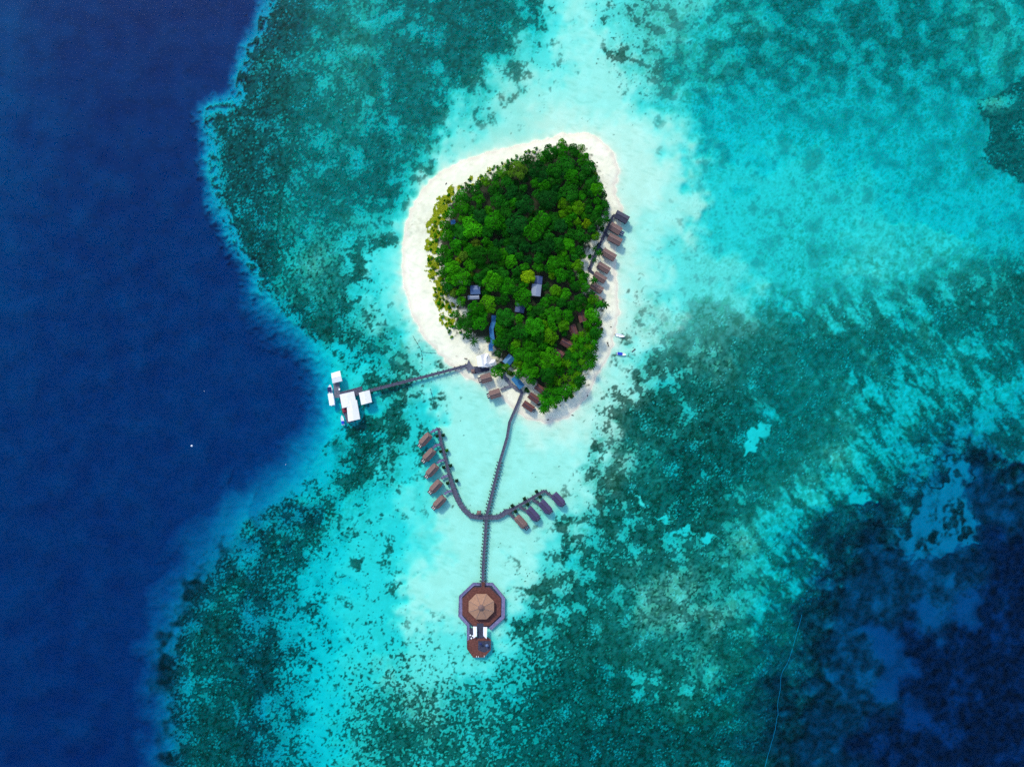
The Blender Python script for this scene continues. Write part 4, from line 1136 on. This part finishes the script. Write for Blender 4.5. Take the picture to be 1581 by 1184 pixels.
PP = [make_palm(300 + i, 9 + 2 * i) for i in range(3)]
def make_shrub(seed):
    rg = random.Random(seed); g = empty('shrub', (0, 0, 0)); lob = [(rg.uniform(-.55, .55), rg.uniform(-.55, .55), rg.uniform(.3, .6), rg.uniform(.3, .5)) for _ in range(7)]
    leaf_cloud('foliage', lob, 330, .26, M['leaf'], g, seed); MB().tube((0, 0, -.1), (0, 0, .5), .06, .03).build('stem', M['bark'], g); return g
SP = [make_shrub(400 + i) for i in range(4)]

COLS = {'dark green': (.010, .105, .006), 'deep green': (.007, .072, .009), 'green': (.018, .165, .004), 'bright green': (.032, .225, .004), 'yellow green': (.055, .205, .004), 'yellow': (.17, .30, .004), 'olive': (.07, .15, .01)}
LAND = {'the twin blue grey tin roofs': (733, 453), 'the pale patched tin roof': (828, 446), 'the dark forest gap': (803, 475), 'the bright blue tarpaulin': (700, 343), 'the narrow blue tarpaulin': (702.5, 366), 'the covered walkway': (760, 510),
  'the teal roof by the reception': (786, 556), 'the white reception hall': (752, 552), 'the dark grey roofed hut': (955, 334), 'the hut with the blue green deck': (948, 352), 'the beach hut beside the palm': (940, 393), 'the lower boardwalk end': (909, 418), 'the moored blue covered boat': (959, 546), 'the lone northern tree': (868, 223),
  'the sand notch in the western edge': (714, 482), 'the north eastern sandy point': (925, 262), 'the red roofed huts by the pier': (820, 620), 'the uppermost hut in the palms': (898, 488), 'the deepest hut in the palms': (861, 545), 'the southern beach': (858, 632), 'the plain white boat': (945, 515),
  'the northern beach': (800, 240), 'the western grass strip': (668, 400), 'the north western beach': (735, 275), 'the long teal roof': (800, 590), 'the middle of the forest': (805, 350), 'the yellow tree cluster': (883, 325), 'the half hidden beach hut': (921, 446)}
ORD = ['closest', 'second closest', 'third closest', 'fourth closest', 'fifth closest', 'sixth closest', 'seventh closest', 'eighth closest', 'ninth closest', 'tenth closest', 'eleventh closest', 'twelfth closest', 'thirteenth closest', 'fourteenth closest']
PLANTED = []
def plant(kind, px, py, rpx, col, hh):
    pools = {'tree': TP, 'palm': PP, 'shrub': SP}
    src = random.choice(pools[kind])
    o = copy_tree(src)
    top = 1.5 + hh * .85
    x, y = P(px, py, top); zg = max(0.2, gz(x, y))
    sc = rpx * S * (H - top) / H
    o.location = (x, y, zg); o.rotation_euler = (0, 0, random.uniform(0, 6.28)); 
    o.scale = (sc, sc, (hh / 2.1 if kind != 'shrub' else sc * .9))
    c = COLS[col]; j = random.uniform(.85, 1.18); hsh = random.uniform(.88, 1.15)
    for ch in o.children:
        if ch.name.startswith(('crown', 'foliage')): ch.color = (c[0] * j * hsh, c[1] * j, c[2] * j, 1)
    PLANTED.append((o, kind, px, py, rpx, col))

CLEAR = [(733.5,448,11),(731,459,8),(828,447,11.5),(831,433,8.5),(803,476,10),(762,492,6),(761,502,6),(759,512,6),(760,522,6),(760,530,5),(757.5,539,5),(787,556,7.5),(752,556,16),(736,529,13),(700,343,5),(703,366,4),(799,588,9),(790,580,9),
         (898,488,7.5),(885,510,8),(874,530,9.5),(861,545,8),(824,614,9),(815,627,9),(834,600,6),(716,483,7),(699,465,7),(776,588,13),(921,444,7),(926,428,9),(931,413,9),(940,393,10),(922,386,5),(915,403,5),(909,416,5),(933,364,5),(940,349,5),(787,470,4)]
PALMZ = [[(890,515),(919,503),(918,552),(906,570),(878,600),(846,628),(834,616),(850,590),(868,560)], [(917,452),(938,462),(934,485),(920,488)]]
FU = np.array(FOREST)
def in_poly(pts, x, y): return bool(inside(pts, np.array([x]), np.array([y]))[0])
def fo_d(x, y): return float(sdf(FOREST, np.array([float(x)]), np.array([float(y)]))[0])
def tree_colour(x, y):
    r = random.random()
    if math.hypot((x - 883) / 22, (y - 325) / 26) < 1: return 'yellow green' if r < .55 else 'green' if r < .8 else 'bright green'
    if math.hypot((x - 820) / 62, (y - 335) / 75) < 1: return 'deep green' if r < .35 else 'dark green' if r < .85 else 'green'
    if x < 715: return 'bright green' if r < .28 else 'green' if r < .8 else 'dark green'
    if y > 500 and x > 790: return 'green' if r < .45 else 'dark green' if r < .7 else 'yellow green' if r < .86 else 'bright green'
    return 'dark green' if r < .42 else 'green' if r < .78 else 'bright green' if r < .88 else 'deep green' if r < .95 else 'yellow green' if r < .985 else 'olive'
trees = []
HAND = [(868,221,6.5,'yellow green'),(898,229,6,'yellow green'),(906,346,7,'yellow'),(815,427,11,'yellow'),(858,449,9,'yellow green'),(853,425,7,'yellow green'),(893,410,9,'yellow green'),(700,465,0,''),(845,307,15,'deep green'),(797,345,17,'deep green'),(823,358,14,'green'),(762,340,15,'green'),(730,350,17,'bright green'),(712,358,13,'dark green'),(738,494,16,'green'),(722,497,14,'dark green'),(735,478,13,'green'),(700,452,7,'olive'),(680,431,4.5,'yellow'),(735,377,8,'olive'),(709,402,6,'yellow'),(848,556,18,'bright green'),(914,486,11,'bright green'),(916,463,8,'yellow green'),(822,553,12,'green'),(808,460,14,'green'),(767,573,9.5,'bright green'),(772,567,6,'dark green'),(800,578,7,'green'),(818,570,14,'bright green'),(804,512,13,'dark green'),(780,490,14,'dark green'),(825,505,15,'green'),(872,455,10,'bright green')]
for x, y, r, c in HAND:
    if r: trees.append((x, y, r, c))
tries = 0
while tries < 9000 and len(trees) < 299:
    tries += 1
    x, y = random.uniform(672, 942), random.uniform(214, 640)
    r = random.choice([6.5, 7.5, 8.5, 9.5, 10.5, 11.5, 12.5, 14]) if tries < 3500 else random.uniform(5, 8)
    d = fo_d(x, y)
    if d < r * .55: 
        if d < 3.2: continue
        r = max(4.6, min(r, d / .62))
    if any(in_poly(z, x, y) for z in PALMZ): continue
    if any(math.hypot(x - a, y - b) < c + r * .72 for a, b, c in CLEAR): continue
    if any(math.hypot(x - a, y - b) < (.66 if tries < 3500 else .58) * (r + q) for a, b, q, _ in trees): continue
    trees.append((x, y, r, tree_colour(x, y)))
for x, y, r, c in trees: plant('tree', x, y, r * 1.12, c, random.uniform(7, 10) * (.72 + .034 * min(r, 14)))
palms = [(926,470,8,'green'),(934,471,7,'dark green'),(923,498,8,'green'),(925,515,7,'green'),(917,508,8,'green'),(918,529,7,'green'),(912,545,8,'dark green'),(913,563,8,'green'),(897,586,8,'dark green'),(893,594,7,'green'),(880,601,8,'green'),(872,608,8,'green'),(838,632,7,'green'),(843,622,8,'green'),(852,617,8,'green'),
         (737,529,0,''),(732,527,7,'dark green'),(753,524,6,'dark green'),(925,391,6.5,'dark green'),(918,384,5,'dark green'),(937,340,6,'dark green'),(934,316,7,'dark green'),(936,330,6,'dark green'),(918,402,5,'dark green'),(694,410,8,'green'),(905,426,6,'dark green'),(917,433,7,'dark green'),(764,528,5,'green')]
for x, y, r, c in palms:
    if r: plant('palm', x, y, r * 1.3, c, random.uniform(7.5, 9.5))
k = 0; tries = 0; pd = [(a, b) for a, b, r, c in palms if r]
while k < 46 and tries < 3000:
    tries += 1; z = PALMZ[0]; x, y = random.uniform(833, 928), random.uniform(498, 637)
    if not in_poly(z, x, y) or any(math.hypot(x - a, y - b) < 7.8 for a, b in pd) or any(math.hypot(x - a, y - b) < c + 2 for a, b, c in CLEAR) or any(math.hypot(x - a, y - b) < q * .6 for a, b, q, _ in trees): continue
    pd.append((x, y)); plant('palm', x, y, random.uniform(8.5, 11), random.choice(['green', 'green', 'green', 'yellow green', 'dark green', 'bright green']), random.uniform(4.8, 7)); k += 1
# shrubs on the sandy fringe
shr = []; tries = 0
while len(shr) < 74 and tries < 9000:
    tries += 1; x, y = random.uniform(650, 830), random.uniform(225, 525); d = fo_d(x, y)
    if not (-15 < d < -.5) or (x > 700 and y > 400 and d < -6): continue
    if y < 300 and d < -8: continue
    r = random.uniform(1.6, 3.6)
    if any(math.hypot(x - a, y - b) < 1.0 * (r + q) for a, b, q in shr): continue
    shr.append((x, y, r))
for x, y, r in shr: plant('shrub', x, y, r * 1.15, random.choice(['green', 'dark green', 'olive', 'yellow green', 'olive', 'green']), 1.5)
for x, y, r, c in ((845,233,3.8,'olive'),(851,230,3.5,'dark green'),(875,228,3,'green'),(882,227,3.5,'deep green'),(888,230,4,'deep green'),(893,236,4,'dark green'),(906,240,4,'dark green'),(913,252,4,'deep green'),(921,268,4,'olive'),(926,284,3.5,'dark green'),(778,572,5,'dark green'),(785,575,5,'olive'),(791,577,4,'dark green'),(813,602,5,'deep green'),(910,395,4,'dark green'),(930,352,4.5,'dark green'),(924,378,3.5,'deep green'),(899,420,5,'green'),(903,430,5,'dark green'),(775,583,2.5,'yellow green'),(908,478,4,'green'),(858,629,3,'olive'),(884,612,3.5,'olive'),(874,616,4,'green'),(929,508,3,'olive')):
    plant('shrub', x, y, r * 1.1, c, 1.6)
for lst in (TP, PP, SP):            # the sources themselves are not part of the place
    for g in lst:
        for ch in list(g.children): bpy.data.objects.remove(ch)
        bpy.data.objects.remove(g)
KN = {'tree': ('broadleaf tree', 'tree', 'broadleaf trees of the island forest'), 'palm': ('palm', 'palm tree', 'palms of the island'), 'shrub': ('shrub', 'shrub', 'shrubs on the sandy forest fringe')}
buck = {}
for rec_ in PLANTED:
    o, kind, x, y, r, c = rec_
    sz = ('large ' if r > 13 else 'small ' if r < 8.2 else '') if kind == 'tree' else ''
    lm = min(LAND, key=lambda q: math.hypot(LAND[q][0] - x, LAND[q][1] - y))
    buck.setdefault((kind, sz, c, lm), []).append((math.hypot(LAND[lm][0] - x, LAND[lm][1] - y), o))
for (kind, sz, c, lm), lst in buck.items():
    lst.sort(key=lambda q: q[0]); nm, cat, grp = KN[kind]
    for i, (_, o) in enumerate(lst):
        lb = f'{sz}{c} {nm} {ORD[min(i, 13)]} to {lm}' if len(lst) > 1 else f'only {sz}{c} {nm} near {lm}'
        tag(o, lb, cat, grp)

# yellow dune grass and creepers on the western fringe: stuff
gv = []; gf = []; gt = []; rg = np.random.default_rng(9); n = 0
ci = np.argwhere((d_fo > -17) & (d_fo < 1.0) & (d_sh > 22) & (VV < 505) & (UU < 790))
while n < 6000:
    i, j = ci[rg.integers(len(ci))]
    u, v = us[j] + rg.uniform(-.8, .8), vs_[i] + rg.uniform(-.8, .8)
    dens = .5 + .5 * iso_m[i, j] + .3 * iso_f[i, j] + (.25 if u < 700 and 290 < v < 420 else -.25 if u < 700 else -1.0) + .03 * (d_fo[i, j] + 6)
    if rg.random() > dens: continue
    z = float(ZZ[i, j]); x, y = P(u, v, z)
    for b in range(2):
        a = rg.uniform(0, 6.28); l = rg.uniform(.35, .8); w = rg.uniform(.14, .3); hgt = rg.uniform(.15, .5); o = len(gv)
        ca, sa = math.cos(a), math.sin(a)
        gv += [(x - sa * w, y + ca * w, z + .03), (x + sa * w, y - ca * w, z + .03), (x + ca * l + sa * w * .7, y + sa * l - ca * w * .7, z + hgt), (x + ca * l - sa * w * .7, y + sa * l + ca * w * .7, z + hgt)]
        gf.append((o, o + 1, o + 2, o + 3)); gt.append(rg.uniform(.6, 1.35))
    n += 1
me = bpy.data.meshes.new('dune_grass'); me.from_pydata(gv, [], gf)
at = me.attributes.new('tone', 'FLOAT', 'FACE'); at.data.foreach_set('value', np.array(gt, np.float32)); me.materials.append(M['leaf'])
go = bpy.data.objects.new('dune_grass', me); C.objects.link(go); go.color = (.36, .43, .02, 1)
tag(go, 'yellow green dune grass and creepers along the western forest edge', 'grass', kind='stuff')

# ------------------------------------------------------------------ light, sky, camera
AZ = math.atan2(.88, -.47); EL = R(43)
sd = Vector((math.cos(EL) * math.cos(AZ), math.cos(EL) * math.sin(AZ), math.sin(EL)))
w = bpy.data.worlds.new('World'); bpy.context.scene.world = w; w.use_nodes = True
nt = w.node_tree; bg = nt.nodes['Background']
sky = nt.nodes.new('ShaderNodeTexSky'); sky.sky_type = 'NISHITA'; sky.sun_disc = False
sky.sun_elevation = EL; sky.sun_rotation = math.atan2(sd.x, sd.y); sky.air_density = .8; sky.dust_density = .7; sky.ozone_density = 1.0
nt.links.new(sky.outputs[0], bg.inputs[0]); bg.inputs[1].default_value = .165
sl = bpy.data.lights.new('sun', 'SUN'); sl.energy = 1.45; sl.angle = R(8); sl.color = (1, .95, .80)
so = bpy.data.objects.new('sun', sl); C.objects.link(so); so.location = sd * 300; so.rotation_euler = (-sd).to_track_quat('-Z', 'Y').to_euler()
cam = bpy.data.cameras.new('camera'); co = bpy.data.objects.new('camera', cam); C.objects.link(co)
co.location = (0, 0, H); co.rotation_euler = (0, 0, 0)
cam.sensor_fit = 'HORIZONTAL'; cam.sensor_width = 36; cam.lens = 36 * H / (1581 * S); cam.clip_start = 1; cam.clip_end = 30000
sc = bpy.context.scene; sc.camera = co
sc.render.engine = 'CYCLES'; sc.cycles.use_denoising = False
sc.view_settings.view_transform = 'Standard'; sc.view_settings.look = 'None'; sc.view_settings.gamma = 1; sc.view_settings.exposure = 1.06
sc.cycles.max_bounces = 6; sc.cycles.diffuse_bounces = 2; sc.cycles.glossy_bounces = 2; sc.cycles.transparent_max_bounces = 8; sc.cycles.volume_bounces = 0
sc.cycles.caustics_reflective = False; sc.cycles.caustics_refractive = False
